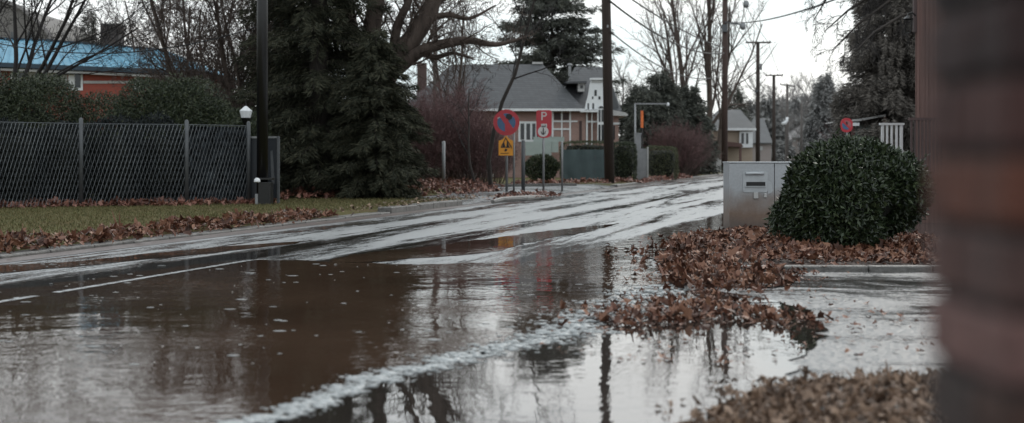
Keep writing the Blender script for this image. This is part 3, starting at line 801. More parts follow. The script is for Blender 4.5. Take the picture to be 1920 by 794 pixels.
fl = [Vector((-14, 27.2, 0)), Vector((-9.3, 29.7, 0)), Vector((-5.6, 31.6, 0)), Vector((-5.4, 32.8, 0)), Vector((-9.4, 31.2, 0)), Vector((-14, 28.8, 0))]
pile('fallen_leaves', None, 2300, .15, 34, 'fallen_red', 'brown leaves caught along the foot of the chain link fence', h=.13, z0=ZL, flat=.8, world=fl, fall=.5)
pile('fallen_leaves', [(935, 375), (1060, 368), (1030, 362), (930, 366)], 500, .13, 35, 'fallen_red', 'leaves strewn round the feet of the sign posts', h=.08, z0=ZL, flat=.5)
pile('fallen_leaves', [(960, 350), (1195, 342), (1190, 338.5), (960, 346)], 900, .2, 36, 'fallen_red', 'leaves along the foot of the hedge beyond the path', h=.14, z0=ZL, flat=.6)
pile('fallen_leaves', [(1195, 345), (1295, 334), (1290, 329), (1250, 329), (1205, 338)], 1500, .22, 37, 'fallen_red', 'small heap of leaves in front of the clipped hedge', h=.42, z0=ZL, flat=.8, fall=1.6)
# the big heap round the bush
isl_poly = [G(1244, 474), G(1262, 462), G(1318, 452), G(1372, 440), Vector((3.6, 22.0, 0)), Vector((5.6, 22.0, 0)), Vector((5.6, 14.9, 0)), G(1760, 501), G(1400, 501), G(1310, 502)]
pile('fallen_leaves', None, 8500, .105, 41, 'fallen', 'thick heap of wet brown leaves under the round bush', z0=.01, flat=.6, curl=.6, stray=.30, world=isl_poly, hf=isl_h)
pile('fallen_leaves', [(1245, 478), (1385, 500), (1530, 512), (1500, 528), (1400, 552), (1330, 552), (1262, 540), (1235, 508)], 760, .105, 42, 'fallen', 'loose leaves spilling over the planter kerb onto wet asphalt', h=.05, z0=.012, flat=.75, curl=.7, fall=.4)
pile('fallen_leaves', [(1098, 600), (1150, 573), (1250, 563), (1370, 560), (1440, 580), (1555, 600), (1470, 612), (1330, 600), (1230, 615), (1150, 612)], 560, .085, 43, 'fallen', 'clump of sodden leaves at the edge of the flood', h=.03, z0=.012, flat=.6, curl=.6, fall=.3)
pile('fallen_leaves', [(1060, 585), (1260, 530), (1560, 540), (1740, 610), (1740, 660), (1400, 690), (1180, 680), (1000, 660)], 330, .055, 44, 'fallen', 'single dark leaves floating in the pale puddle', h=.004, z0=.010, flat=.25, curl=.5)
pile('fallen_leaves', [(1130, 470), (1240, 455), (1330, 520), (1250, 560), (1120, 590), (1180, 540)], 190, .07, 45, 'fallen', 'single leaves floating beside the leaf heap', h=.006, z0=.012, flat=.3, curl=.5)
fg = [G(1262, 830), G(1325, 790), G(1390, 755), G(1440, 728), G(1540, 722), G(1650, 716), G(1800, 712), G(2050, 712), Vector((2.9, 4.2, 0)), Vector((.5, 4.4, 0))]
pile('fallen_leaves', None, 9000, .062, 46, 'fallen_tan', 'pale crumbled leaf heap at the front right corner', h=.10, z0=.01, flat=.85, curl=.7, world=fg, fall=.55)

# short grass on the left verge
rng = np.random.default_rng(50); n = 60000
u = UL - .35 - rng.uniform(0, 1, n) ** 1.0 * 7.5; v = rng.uniform(13, 44, n)
pos = np.stack([SR.x * u + SD.x * v, SR.y * u + SD.y * v, np.full(n, ZL - .005)], axis=1)
keep = ~((pos[:, 1] > 31.5 + .5 * (pos[:, 0] + 5.9)) & (pos[:, 0] < -5.6)) & ~((pos[:, 1] > 36.5))
pos = pos[keep]; n = len(pos)
d = rng.normal(0, .45, (n, 3)); d[:, 2] = 1; d /= np.linalg.norm(d, axis=1, keepdims=True)
V, T, Q = blades(pos, d, rng.uniform(.03, .07, n), .014, rng)
mb = MB(); mb.add(V, T, Q); tag(mb.build('grass', 'grass_blade'), 'short yellow green grass on the left verge', 'grass', kind='stuff')

# ------------------------------------------------------------------ chain link fence
FA, FB = Vector((-15.5, 27.1, ZL)), G(466, 383, ZL)
posts = [FA.lerp(FB, 0.0), FA.lerp(FB, .30), None, None, FB]
p1 = G(152, 388, ZL); p2 = G(350, 385.5, ZL)
FH = 1.80
fr = thing('chain_link_fence', tuple(FA), 'grey chain link fence on metal posts in front of the dark shrubs', 'fence')
for q, hh in ((FA, FH), (G(-45, 393, ZL), FH), (p1, FH + .07), (p2, FH + .05), (FB, FH + .04)):
    m_ = MB(); m_.tube([q + Vector((0, 0, -.05)), q + Vector((0, 0, hh)), q + Vector((0, 0, hh + .03))], [.045, .045, .015], 10); m_.build('post', 'metal_dark', fr, smooth=True)
line = [FA, G(-45, 393, ZL), p1, p2, FB]
wa, wb, netm = [], [], MB()
for a, b in zip(line[:-1], line[1:]):
    L = (b - a).length; d = (b - a) / L; slope = .55; pitch = .085
    k = int((L + slope) / pitch) + 1
    for dirn, arr in ((1, wa), (-1, wb)):
        for i in range(k):
            s0 = -slope + i * pitch
            e0, e1 = (s0, s0 + slope) if dirn > 0 else (s0 + slope, s0)
            z0, z1 = .04, FH - .03
            # clip to the bay
            def clip(sa, za, sb, zb):
                t0, t1 = 0.0, 1.0
                for lo in (0.0, L):
                    pass
                ds = sb - sa
                ta, tb = (0 - sa) / ds, (L - sa) / ds
                if ta > tb: ta, tb = tb, ta
                return max(t0, ta), min(t1, tb)
            t0, t1 = clip(e0, z0, e1, z1)
            if t1 - t0 < .03: continue
            pt = []
            for t in np.linspace(t0, t1, 4):
                s = e0 + (e1 - e0) * t; z = z0 + (z1 - z0) * t
                q = a + d * s; pt.append((q.x, q.y + (.004 if dirn > 0 else -.004), q.z + z))
            arr.append((pt, [0.0045 if dirn > 0 else .0030] * 4))
V, T, Q = tubes(wa, 4); m_ = MB(); m_.add(V, T, Q); m_.build('wire_mesh', 'wire', fr)
V, T, Q = tubes(wb, 3); m_ = MB(); m_.add(V, T, Q); m_.build('wire_mesh', 'wire_faint', fr)
m_ = MB(); m_.tube([q + Vector((0, 0, FH - .03)) for q in line], .008, 6); m_.build('top_wire', 'wire_faint', fr)
# slate windbreak netting tied behind the mesh
nb_ = Vector((-.06, .16, 0)); m_ = MB()
for a, b in zip(line[3:-1], line[4:]):
    K = 26; V = []; Q = []
    for j in range(9):
        for i in range(K + 1):
            q = a.lerp(b, i / K) + nb_; z = .06 + (FH - .12) * j / 8
            V.append((q.x, q.y + .03 * math.sin(i * 1.3 + j * .7) + .02 * math.sin(i * 3.1), q.z + z))
    for j in range(8):
        for i in range(K): k = j * (K + 1) + i; Q.append((k, k + 1, k + K + 2, k + K + 1))
    m_.add(V, None, Q)
m_.build('windbreak_netting', 'netting_slate', fr)

# navy gate panel right of the fence
gt = thing('gate_panel', tuple(G(496, 382, ZL)), 'dark navy gate panel between grey posts behind the black pole', 'gate')
Yg = FB.y + .05
m_ = MB(); bx(m_, 469, 260, 519, 372, Yg + .05, .04); m_.build('panel', 'panel_navy', gt)
for x0, x1, yt in ((463, 468, 252), (519, 524, 256)):
    m_ = MB(); bx(m_, x0, yt, x1, 384, Yg, .07, bev=.008); m_.build('post', 'metal_grey' if x0 < 500 else 'metal_dark', gt)
m_ = MB(); bx(m_, 468.5, 256, 518.5, 259.5, Yg + .03, .04); m_.build('top_rail', 'metal_grey', gt)
m_ = MB(); m_.poly([P(x, y, Yg + .045) for x, y in ((507, 284), (511, 282), (513, 310), (515, 345), (510, 347), (508, 320))], .004, (0, 1, 0)); m_.build('scuffed_patch', 'metal_dark', gt)

# globe lantern behind the fence
Yl = 34.5; lp = G(461, 380, ZL); lp = Vector(((461 - 960) / F * Yl, Yl, ZL))
lt = thing('street_lantern', tuple(lp), 'post lantern with white pentagonal glass head behind the fence', 'lamp')
m_ = MB(); m_.tube([lp + Vector((0, 0, -.05)), P(461, 236, Yl)], [.05, .04], 8); m_.build('post', 'black_paint', lt, smooth=True)
zb = P(461, 222, Yl).z
m_ = MB(); m_.lathe((lp.x, lp.y, zb), [(.0, -.24), (.05, -.24), (.05, -.18), (.11, -.02), (.12, 0), (.0, 0)], 12); m_.build('bracket', 'black_paint', lt)
m_ = MB(); m_.lathe((lp.x, lp.y, zb), [(.105, .003), (.115, .01), (.155, .17), (.15, .185), (.03, .29), (0, .30)], 10); m_.build('lamp_glass', 'cap_white', lt)
m_ = MB(); m_.tube([Vector((lp.x, lp.y, zb + .29)), Vector((lp.x, lp.y, zb + .40))], [.015, .006], 6); m_.build('finial', 'black_paint', lt)

# black pole
bp_ = G(492, 384, ZL); Yb = bp_.y
bpole = thing('black_pole', tuple(bp_), 'tall thick black metal pole on the left verge with boxed foot', 'pole')
m_ = MB(); m_.tube([bp_ + Vector((0, 0, -.1)), bp_ + Vector((0, 0, 4.5)), bp_ + Vector((0, 0, 10.5))], [.128, .122, .10], 20); m_.build('shaft', 'black_paint', bpole, smooth=True)
m_ = MB(); bx(m_, 484, 342, 507, 385, Yb - .20, .40, bev=.012); m_.build('foot_box', 'black_paint', bpole)
m_ = MB(); bx(m_, 481, 334, 510, 338, Yb - .22, .44, bev=.008); m_.build('collar', 'black_paint', bpole)
m_ = MB(); m_.lathe(tuple(P(482, 342, Yb - .30)), [(0, 0), (.07, 0), (.075, .02), (.06, .07), (.025, .095), (0, .10)], 14); m_.beam(P(482, 341, Yb - .30), P(486, 341, Yb - .15), .03); m_.build('white_cap', 'cap_white', bpole, smooth=True)
m_ = MB(); bx(m_, 478, 364, 483.5, 384, Yb - .24, .07, bev=.01); m_.build('grey_box', 'metal_grey', bpole)
ar = MB(); ar.tube([bp_ + Vector((0, 0, 10.4)), bp_ + Vector((.8, .3, 10.9)), bp_ + Vector((2.2, .8, 11.0))], [.06, .05, .04], 8); ar.build('arm', 'black_paint', bpole, smooth=True)

# ------------------------------------------------------------------ signs on the left
def post_of(px, ytop, ybase, name, label, r=.03, cat='post', mat='metal_grey'):
    b0 = G(px, ybase, ZL); top = P(px, ytop, b0.y)
    m_ = MB(); m_.tube([b0 + Vector((0, 0, -.08)), top, top + Vector((0, 0, .015))], [r, r, r * .5], 10)
    o = m_.build(name, mat, org=b0, smooth=True); return tag(o, label, cat)
post_of(832, 266, 360, 'metal_post', 'bare grey post standing in the leaves below the dark bank of shrubs', .055)
post_of(981, 264, 362, 'metal_post', 'thick bare grey post just left of the red parking sign', .06, mat='metal_dark')
post_of(1054, 267, 356, 'metal_post', 'thin bare grey post at the left end of the teal windbreak', .035)

bS = G(950, 360, ZL); Ys = bS.y
sg = thing('no_stopping_sign', tuple(bS), 'round red and blue no stopping sign above a yellow plate', 'road sign')
for px_ in (950, 963.5):
    m_ = MB(); b0 = G(px_, 360, ZL); m_.tube([b0 + Vector((0, 0, -.08)), P(px_, 215, b0.y)], .042 if px_ < 955 else .035, 10); m_.build('post', 'metal_grey', sg, smooth=True)
c = P(949.5, 230, Ys - .10); rr = 24.5 / F * Ys
m_ = MB(); m_.poly(disc_pts(c, rr, 40), .02, (0, 1, 0)); dk = m_.build('disc', 'sign_ring', sg)
c2 = c + Vector((0, -.004, 0))
m_ = MB(); m_.poly(disc_pts(c2, rr * .70, 36), .004, (0, 1, 0)); m_.build('blue_field', 'sign_blue', dk)
c3 = c2 + Vector((0, -.004, 0)); m_ = MB()
def bar(c, r, a, w):
    d = Vector((math.cos(a), 0, math.sin(a))); nn = Vector((-d.z, 0, d.x)) * w
    return [c + d * r + nn, c - d * r + nn, c - d * r - nn, c + d * r - nn]
m_.poly(bar(c3, rr * .72, math.radians(125), rr * .17), .004, (0, 1, 0))
c3b = c3 + Vector((0, -.003, 0)); m_.poly([c3b + Vector((x * rr, 0, z * rr)) for x, z in ((.05, .05), (.55, .5), (.35, .66), (-.12, .12), (-.1, -.72), (.28, -.72))], .003, (0, 1, 0))
m_.build('red_cross', 'sign_ring', dk)
c4 = c3 + Vector((0, -.008, 0)); m_ = MB(); m_.poly([c4 + Vector((x * rr, 0, z * rr)) for x, z in ((-.05, .36), (.0, .62), (.28, .66), (.46, .5), (.42, .28), (.2, .16))], .003, (0, 1, 0)); m_.build('black_smudge', 'sign_black', dk)
m_ = MB(); m_.poly([c4 + Vector((x * rr, 0, z * rr)) for x, z in ((-.70, .34), (-.52, .42), (-.50, .36), (-.66, .28))], .003, (0, 1, 0)); m_.build('white_chip', 'sign_white', dk)
Yp = Ys - .10
yp = MB(); yp.poly([P(x, y, Yp) for x, y in ((935, 292), (962, 292), (962, 264), (956, 262), (949, 254.5), (942, 262), (935, 264.5))], .02, (0, 1, 0)); yp = yp.build('yellow_plate', 'sign_yellow', sg)
m_ = MB()
for pl in (((938.5, 277), (948, 257.5), (949, 259.5), (940.5, 277)), ((948.5, 258), (960, 277), (958, 277), (947.5, 260)), ((941.5, 277), (945, 266), (948, 277)), ((949, 277), (951, 264), (953, 270), (955.5, 277)),
           ((939.5, 277.6), (957, 277.6), (957, 276.2), (939.5, 276.2)), ((945.5, 283.5), (947, 279.5), (951, 280), (950.5, 283), (948, 284.5)), ((938.5, 288.8), (954, 288), (954, 287), (938.5, 287.6)), ((958, 270), (960, 279), (959, 280))):
    m_.poly([P(x, y, Yp - .004 - .0005 * len(m_.V)) for x, y in pl], .003, (0, 1, 0))
m_.build('black_pictogram', 'sign_black', yp)

bP = G(1019, 363, ZL); Yq = bP.y
pk_ = thing('parking_sign', tuple(bP), 'tall dark red parking sign with white letter P on a thin post', 'road sign')
m_ = MB(); m_.tube([bP + Vector((0, 0, -.08)), P(1019, 212, Yq)], .036, 10); m_.build('post', 'metal_grey', pk_, smooth=True)
Yq -= .06
def rrect(x0, y0, x1, y1, r, Y, rb=None):
    out = []; rb = rb or r
    for cx, cy, a0, R_ in ((x1 - r, y0 + r, 0, r), (x0 + r, y0 + r, 90, r), (x0 + rb, y1 - rb, 180, rb), (x1 - rb, y1 - rb, 270, rb)):
        for k in range(7):
            a = math.radians(a0 + 15 * k); out.append(P(cx + R_ * math.cos(a), cy - R_ * math.sin(a), Y))
    return out
m_ = MB(); m_.poly(rrect(1005.5, 207, 1034.5, 259, 4, Yq, 11), .02, (0, 1, 0)); pb = m_.build('board', 'sign_red', pk_)
text_part('P', .36, P(1019.5, 219, Yq - .004), 'sign_white', pb, 'letter', 1.05)
m_ = MB(); bx(m_, 1014.5, 232.5, 1025.5, 239, Yq - .005, .004); lb = m_.build('time_label', 'sign_white', pb)
m_ = MB()
for x in (1016.5, 1019, 1021.2, 1023): bx(m_, x, 234, x + .8, 237.5, Yq - .008, .002)
m_.build('label_print', 'metal_dark', lb)
cc = P(1018.5, 247, Yq - .005); m_ = MB(); m_.poly(disc_pts(cc, 10 / F * Yq, 28), .004, (0, 1, 0)); wd = m_.build('white_disc', 'sign_white', pb)
m_ = MB()
for pl in (((1018, 240), (1019.6, 240), (1020, 250.5), (1021, 253), (1016, 253), (1017.2, 250.5)), ((1013.5, 247), (1015, 246.5), (1017, 251), (1015.5, 252)), ((1023.5, 246), (1022, 246), (1020.5, 251), (1022, 252))):
    m_.poly([P(x, y, Yq - .009 - .0005 * len(m_.V)) for x, y in pl], .003, (0, 1, 0))
m_.build('black_figure', 'sign_black', wd)
# ------------------------------------------------------------------ main house
Yh = 80.0
hs = thing('hip_roof_house', tuple(P(985, 336, Yh)) , 'pinkish brick house with big grey hip roof and white gabled entrance', 'house')
hs.location.z = ZL; WLOC[hs.name] = Vector((hs.location.x, hs.location.y, ZL))
def rect_wall(mb, x0, x1, ytop, Y, dep):
    a = P(x0, ytop, Y); b = P(x1, ytop, Y); mb.box((a.x, Y, ZL - .05), (b.x, Y + dep, a.z))
m_ = MB(); rect_wall(m_, 755, 1098, 208, Yh, 8.0); m_.build('wall', 'house_brick', hs)
m_ = MB(); rect_wall(m_, 1098.4, 1160, 210, Yh + .6, 7.0); m_.build('wall', 'house_brick', hs)
def hip(mb, xa, xb, ye, Y0, Y1, ra, rb, yr, Yr, over=0):
    A, B = P(xa, ye, Y0), P(xb, ye, Y0); Cc = Vector((B.x + .1, Y1, B.z)); D = Vector((A.x - .1, Y1, A.z)); R0, R1 = P(ra, yr, Yr), P(rb, yr, Yr)
    th = Vector((0, 0, -.10))
    V = [A, B, Cc, D, R0, R1, A + th, B + th, Cc + th, D + th]
    return mb.add(V, [(1, 2, 5), (3, 0, 4)], [(0, 1, 5, 4), (2, 3, 4, 5), (6, 7, 1, 0), (7, 8, 2, 1), (8, 9, 3, 2), (9, 6, 0, 3), (9, 8, 7, 6)])
m_ = MB(); hip(m_, 750, 1096, 205, Yh - .6, Yh + 9, 846, 1018, 121, Yh + 4); rf = m_.build('roof', 'roof_slate', hs)
m_ = MB(); bx(m_, 738, 204, 1096.5, 208.5, Yh - .64, .10); m_.build('fascia', 'white', rf)
m_ = MB(); bx(m_, 998, 116.5, 1018, 120.5, Yh + 3.9, .25); m_.build('ridge_vent', 'white_dull', rf)
m_ = MB(); bx(m_, 1066, 124, 1071, 143, Yh + 3.2, .3); m_.lathe(tuple(P(1068, 124, Yh + 3.3)), [(.12, 0), (.16, .05), (.1, .14), (0, .16)], 8); m_.build('chimney_pipe', 'metal_grey', rf)
m_ = MB(); hip(m_, 1040, 1166, 208, Yh + .2, Yh + 9, 1078, 1136, 126, Yh + 5); rf2 = m_.build('roof', 'roof_slate', hs)
# dormer
m_ = MB(); bx(m_, 1084, 156, 1096, 172, Yh + .9, 2.6); dm = m_.build('dormer', 'white_dull', hs)
m_ = MB(); bx(m_, 1088, 160, 1093.5, 166, Yh + .85, .03); m_.build('window', 'glass', dm)
m_ = MB(); m_.poly([P(x, y, Yh + .7) for x, y in ((1058, 154), (1100, 152), (1100, 156), (1064, 157))], 3.0, (0, 1, 0)); m_.build('dormer_roof', 'roof_slate', dm)
# white curved gable
Yw = Yh - .30
gb = MB(); gb.poly([P(x, y, Yw) for x, y in ((1096.5, 206), (1099, 192), (1103, 178), (1106, 158), (1109, 150), (1136, 150), (1139, 164), (1144, 180), (1147, 206))], .28, (0, 1, 0)); gb = gb.build('gable', 'white', hs)
m_ = MB(); bx(m_, 1107, 146.5, 1138, 150, Yw - .15, .6); m_.build('gable_cap', 'white', gb)
m_ = MB(); bx(m_, 1110, 151, 1136, 155, Yw - .05, .05); m_.build('gable_moulding', 'white_dull', gb)
for x0, x1, y0, y1 in ((1101.5, 1104.5, 194, 205), (1110.5, 1114, 194, 205), (1114.5, 1119, 169, 180), (1110, 1112.5, 181, 186), (1122, 1126, 181, 187)):
    m_ = MB(); bx(m_, x0, y0, x1, y1, Yw - .02, .03); m_.build('window', 'glass', gb)
m_ = MB(); bx(m_, 1088, 207, 1121, 210.5, Yw - .35, .6); m_.build('entrance_canopy', 'white', hs)
# arched window
ac = P(1127, 205, Yw - .08); ra = 7.0 / F * Yw
aw = MB(); pts = [P(1120, 268, Yw - .08)] + [P(1134, 268, Yw - .08)] + disc_pts(ac, ra, 14, 0, math.pi); aw.poly(pts, .06, (0, 1, 0)); aw = aw.build('arched_window', 'white', hs)
for x0, x1, y0, y1 in ((1122, 1126, 234, 267), (1128, 1132, 234, 267), (1122.5, 1126, 206, 229), (1128, 1131.6, 206, 229)):
    m_ = MB(); bx(m_, x0, y0, x1, y1, Yw - .10, .015); m_.build('pane', 'glass', aw)
pa = disc_pts(ac + Vector((0, -.02, .02)), ra * .72, 12, math.radians(8), math.radians(172)); m_ = MB(); m_.poly(pa, .015, (0, 1, 0)); m_.build('pane', 'glass', aw)
# white timber frame
m_ = MB(); Yt = Yh - .06
for x0, x1, y0, y1 in ((1034.5, 1038, 208.6, 275), (1052.2, 1054.6, 208.6, 275), (1067.5, 1070.5, 208.6, 275), (1099, 1102, 212, 275), (1109, 1111, 212, 275)):
    bx(m_, x0, y0, x1, y1, Yt, .06)
for x0, x1, y0, y1 in ((1032, 1083, 226.5, 229.3), (1032, 1070, 241, 244), (1099, 1119, 227, 230)):
    bx(m_, x0, y0, x1, y1, Yt - .003, .055)
m_.build('timber_frame', 'white', hs)
m_ = MB(); bx(m_, 1086, 227, 1091, 270, Yh - .02, .02); m_.build('downpipe', 'brown_rail', hs)
for x0, x1, y0, y1 in ((1039, 1051.5, 212, 225), (1055.5, 1066.5, 212, 225)):
    m_ = MB(); bx(m_, x0, y0, x1, y1, Yh - .015, .015); m_.build('window', MT['brown_rail'], hs)
# bay windows and pale parapet
m_ = MB(); bx(m_, 972, 228, 1012, 266, Yh - .10, .10); bw = m_.build('bay_window', 'white', hs)
for x0, x1 in ((976, 983), (987, 994), (998, 1004), (1006, 1010)):
    m_ = MB(); bx(m_, x0, 232, x1, 262, Yh - .12, .02); m_.build('pane', 'glass', bw)
m_ = MB(); bx(m_, 985, 266, 1034, 292, Yh - 1.3, .18); bx(m_, 1000, 257, 1058, 266, Yh - 1.2, .18); bx(m_, 1034.2, 266, 1047, 286, Yh - 1.25, .18); m_.build('parapet', 'pale_green', hs)
# right wing porch
m_ = MB(); m_.poly([P(x, y, Yh + .1) for x, y in ((1145, 206), (1172, 211), (1178, 215), (1176, 218), (1146, 217))], 4.0, (0, 1, 0)); m_.build('porch_roof', 'white_dull', hs)
m_ = MB(); m_.poly([P(x, y, Yh + .45) for x, y in ((1130, 150), (1148, 163), (1160, 200), (1160, 206), (1130, 206))], .12, (0, 1, 0)); m_.build('side_gable', 'roof_slate_pale', hs)
m_ = MB(); bx(m_, 1148, 230, 1161, 234, Yh + .52, .06); m_.build('band', 'white', hs)
m_ = MB(); bx(m_, 1149, 236, 1153, 262, Yh + .55, .04); m_.build('window', 'glass', hs)
# chimney on the left
m_ = MB(); bx(m_, 782, 118, 799, 215, Yh + 9.5, .8); m_.build('chimney', 'chimney_brick', hs)

# yard of the house: hedges, teal windbreak
Yd = 66.0
tw = thing('windbreak', tuple(Vector((P(1095, 300, Yd).x, Yd, ZL))), 'dark teal netting windbreak left of the wooden utility pole', 'windbreak')
m_ = MB(); K = 24; V = []; Q = []
for j in range(5):
    for i in range(K + 1):
        x = 1056 + 90 * i / K; y = 281 + (337 - 281) * j / 4; q = P(x, y, Yd); V.append((q.x, q.y + .05 * math.sin(i * .9) * (j % 2 + .4), q.z))
for j in range(4):
    for i in range(K): k = j * (K + 1) + i; Q.append((k, k + 1, k + K + 2, k + K + 1))
m_.add(V, None, Q); m_.build('netting', 'teal_net', tw, smooth=True)
for x in (1056, 1085, 1116, 1146):
    m_ = MB(); q = P(x, 279, Yd + .08); m_.tube([Vector((q.x, q.y, ZL - .05)), q], .03, 6); m_.build('stake', 'metal_dark', tw)
def hedge(px0, px1, ytop, Y, dep, label, n=7000, seed=1, leaf=.09, mat='leaf_hedge', zbase=ZL, yb=None, power=7):
    a, b = P(px0, ytop, Y), P(px1, ytop, Y); h = (a.z - zbase) / 2
    return leaf_shrub(((a.x + b.x) / 2, Y + dep / 2, zbase), (b.x - a.x) / 2, dep / 2, h, n, leaf, label, name='hedge', mat=mat, seed=seed, power=power, amp=.05, inner=.88, cat='hedge', updir=.2, stems=4)
hedge(1052, 1152, 266, 68, 1.6, 'low clipped hedge showing above the teal windbreak', seed=61)
hedge(1150, 1194, 268, 66, 1.6, 'dark clipped hedge just right of the wooden utility pole', seed=62, mat='leaf_shrub')
hedge(1216, 1271, 277, 72, 2.0, 'pale square clipped hedge right of the grey gate pillar', seed=63)
leaf_shrub(tuple(Vector((P(1020, 300, 66).x, 66, ZL))), .95, .7, .62, 5000, .12, 'dark rounded shrub behind the red parking sign', seed=64, mat='leaf_shrub')

# grey gate pillar with panel and orange blade sign, arm lamp
Yg2 = 68.0
gp = thing('gate_pillar', tuple(Vector((P(1200, 300, Yg2).x, Yg2, ZL))), 'slim grey gate pillar with short wall panel between two hedges', 'gate pillar')
m_ = MB(); a = P(1192.5, 252, Yg2); b = P(1202, 252, Yg2); m_.box((a.x, Yg2, ZL - .05), (b.x, Yg2 + .25, a.z), bev=.01); m_.build('pillar', 'metal_grey', gp)
m_ = MB(); bx(m_, 1191.5, 249.5, 1203, 252.3, Yg2 - .03, .31); m_.build('pillar_cap', 'metal_grey', gp)
m_ = MB(); a = P(1192, 279, Yg2); b = P(1213, 279, Yg2); m_.box((a.x, Yg2 + .05, ZL - .05), (b.x, Yg2 + .15, a.z)); m_.build('panel', 'metal_grey', gp)
m_ = MB(); a = P(1213.5, 276, Yg2); b = P(1216, 276, Yg2); m_.box((a.x, Yg2, ZL - .05), (b.x, Yg2 + .1, a.z)); m_.build('post', 'white_dull', gp)
ob = thing('blade_sign', tuple(Vector((P(1204, 300, 69).x, 69, ZL))), 'narrow upright orange blade sign above the grey gate pillar', 'sign')
m_ = MB(); q = P(1204, 206, 69); m_.tube([Vector((q.x, 69, ZL - .05)), q], .035, 8); m_.build('mast', 'black_paint', ob)
m_ = MB(); bx(m_, 1201.5, 208, 1206.5, 240, 68.9, .05); m_.build('orange_panel', 'sign_orange', ob)
al = thing('arm_lamp', tuple(Vector((P(1191, 300, 70).x, 70, ZL))), 'thin grey lamp post with long horizontal arm beside the brick house', 'street lamp')
m_ = MB(); q = P(1191, 195, 70); m_.tube([Vector((q.x, 70, ZL - .05)), q], .045, 8); m_.build('post', 'metal_grey', al, smooth=True)
m_ = MB(); m_.beam(P(1190, 195, 70), P(1251, 195, 70), .07); m_.build('arm', 'metal_grey', al)
m_ = MB(); m_.lathe(tuple(P(1252.5, 199, 70)), [(0, 0), (.06, 0), (.08, .08), (.03, .16), (0, .17)], 10); m_.build('lamp_head', 'cap_white', al)

# ------------------------------------------------------------------ blue roofed building and barn on the left
Yb2 = 64.0
bb = thing('blue_roof_building', (P(150, 300, Yb2).x, Yb2, ZL), 'long red brick building under a bright blue metal roof', 'building')
m_ = MB(); a = P(-120, 126, Yb2); b = P(366, 133, Yb2); m_.box((a.x, Yb2, ZL - .05), (b.x, Yb2 + 9, b.z)); m_.build('wall', 'red_brick', bb)
A = P(-130, 112, Yb2 - .6); B = P(388, 134, Yb2 - .6); R0 = P(-90, 70, Yb2 + 4.5); R1 = P(312, 95, Yb2 + 4.5)
Cc = Vector((B.x + .1, Yb2 + 9.8, B.z)); D = Vector((A.x, Yb2 + 9.8, A.z)); Rm = R0.lerp(R1, .45) + Vector((0, 0, .10))
m_ = MB(); th = Vector((0, 0, -.14)); AB = A.lerp(B, .45)
m_.add([A, AB, B, Cc, D, R0, Rm, R1], [(2, 3, 7), (4, 0, 5)], [(0, 1, 6, 5), (1, 2, 7, 6)]); m_.add([Cc, D, R0, R1], None, [(0, 1, 2, 3)]); rf = m_.build('roof', 'blue_roof', bb)
m_ = MB(); m_.beam(A + Vector((0, -.03, -.10)), B + Vector((0, -.03, -.10)), .10, .20); m_.build('gutter', 'blue_trim', rf)
m_ = MB(); m_.beam(A + Vector((0, .3, -.30)), B + Vector((0, .3, -.30)), .5, .10); m_.build('soffit', 'white_dull', rf)
m_ = MB(); 
for i in range(34):
    t = (i + .5) / 34; e = A.lerp(B, t); r_ = R0.lerp(R1, t) + Vector((0, 0, .10 * (1 - abs(t - .45) * 1.9)))
    m_.beam(e + Vector((0, 0, .025)), r_ + Vector((0, 0, .025)), .035, .03)
m_.build('roof_seams', 'blue_roof', rf)
m_ = MB(); m_.beam(R0 + Vector((0, 0, .05)), R0.lerp(R1, .45) + Vector((0, 0, .14)), .2, .08); m_.beam(R0.lerp(R1, .45) + Vector((0, 0, .14)), R1 + Vector((0, 0, .03)), .2, .08); m_.build('ridge_cap', 'blue_trim', rf)
m_ = MB(); bx(m_, 188, 46, 222, 92, Yb2 + 5.2, 1.1); ch = m_.build('chimney', M('chimney_render', (.10, .085, .082), (.07, .06, .058), rough=.85, scale=1.5), bb)
m_ = MB(); bx(m_, 187, 44, 223, 47, Yb2 + 5.1, 1.3); m_.build('chimney_cap', 'kerb', ch)
for x0, x1 in ((128, 155), (-40, 0), (20, 50), (252, 262), (290, 330)):
    m_ = MB(); bx(m_, x0, 131, x1, 170, Yb2 - .05, .05); wf = m_.build('window', 'white', bb)
    m_ = MB(); bx(m_, x0 + (x1 - x0) * .45, 137, x1 - 4, 165, Yb2 - .07, .02); m_.build('pane', 'glass', wf)
m_ = MB(); bx(m_, 52, 118, 126, 160, Yb2 - .04, .04); m_.build('white_boarding', 'white_dull', bb)
m_ = MB(); bx(m_, 156, 152, 250, 157, Yb2 - .05, .05); m_.build('sill_band', 'white_dull', bb)
Yn = 105.0
bn = thing('grey_barn', (P(30, 300, Yn).x, Yn, ZL), 'large pale grey round roofed barn behind the blue roof', 'building')
prof = [P(-150, 340, Yn), P(102, 340, Yn), P(100, 84, Yn), P(86, 60, Yn), P(66, 38, Yn), P(40, 18, Yn), P(5, 4, Yn), P(-60, -2, Yn), P(-150, 20, Yn)]
m_ = MB(); m_.poly(prof, 14, (0, 1, 0)); m_.build('shell', 'grey_clad', bn)
m_ = MB()
for (x0, y0), (x1, y1) in (((104, 84), (88, 58)), ((88, 58), (66, 36)), ((66, 36), (40, 15)), ((40, 15), (5, 1)), ((5, 1), (-60, -5))):
    m_.beam(P(x0, y0, Yn - .1), P(x1, y1, Yn - .1), .4, .25)
m_.build('roof_edge', 'roof_far', bn)
for x in (20, 52): 
    m_ = MB(); bx(m_, x, 60, x + 12, 84, Yn - .06, .06); m_.build('window', 'metal_dark', bn)

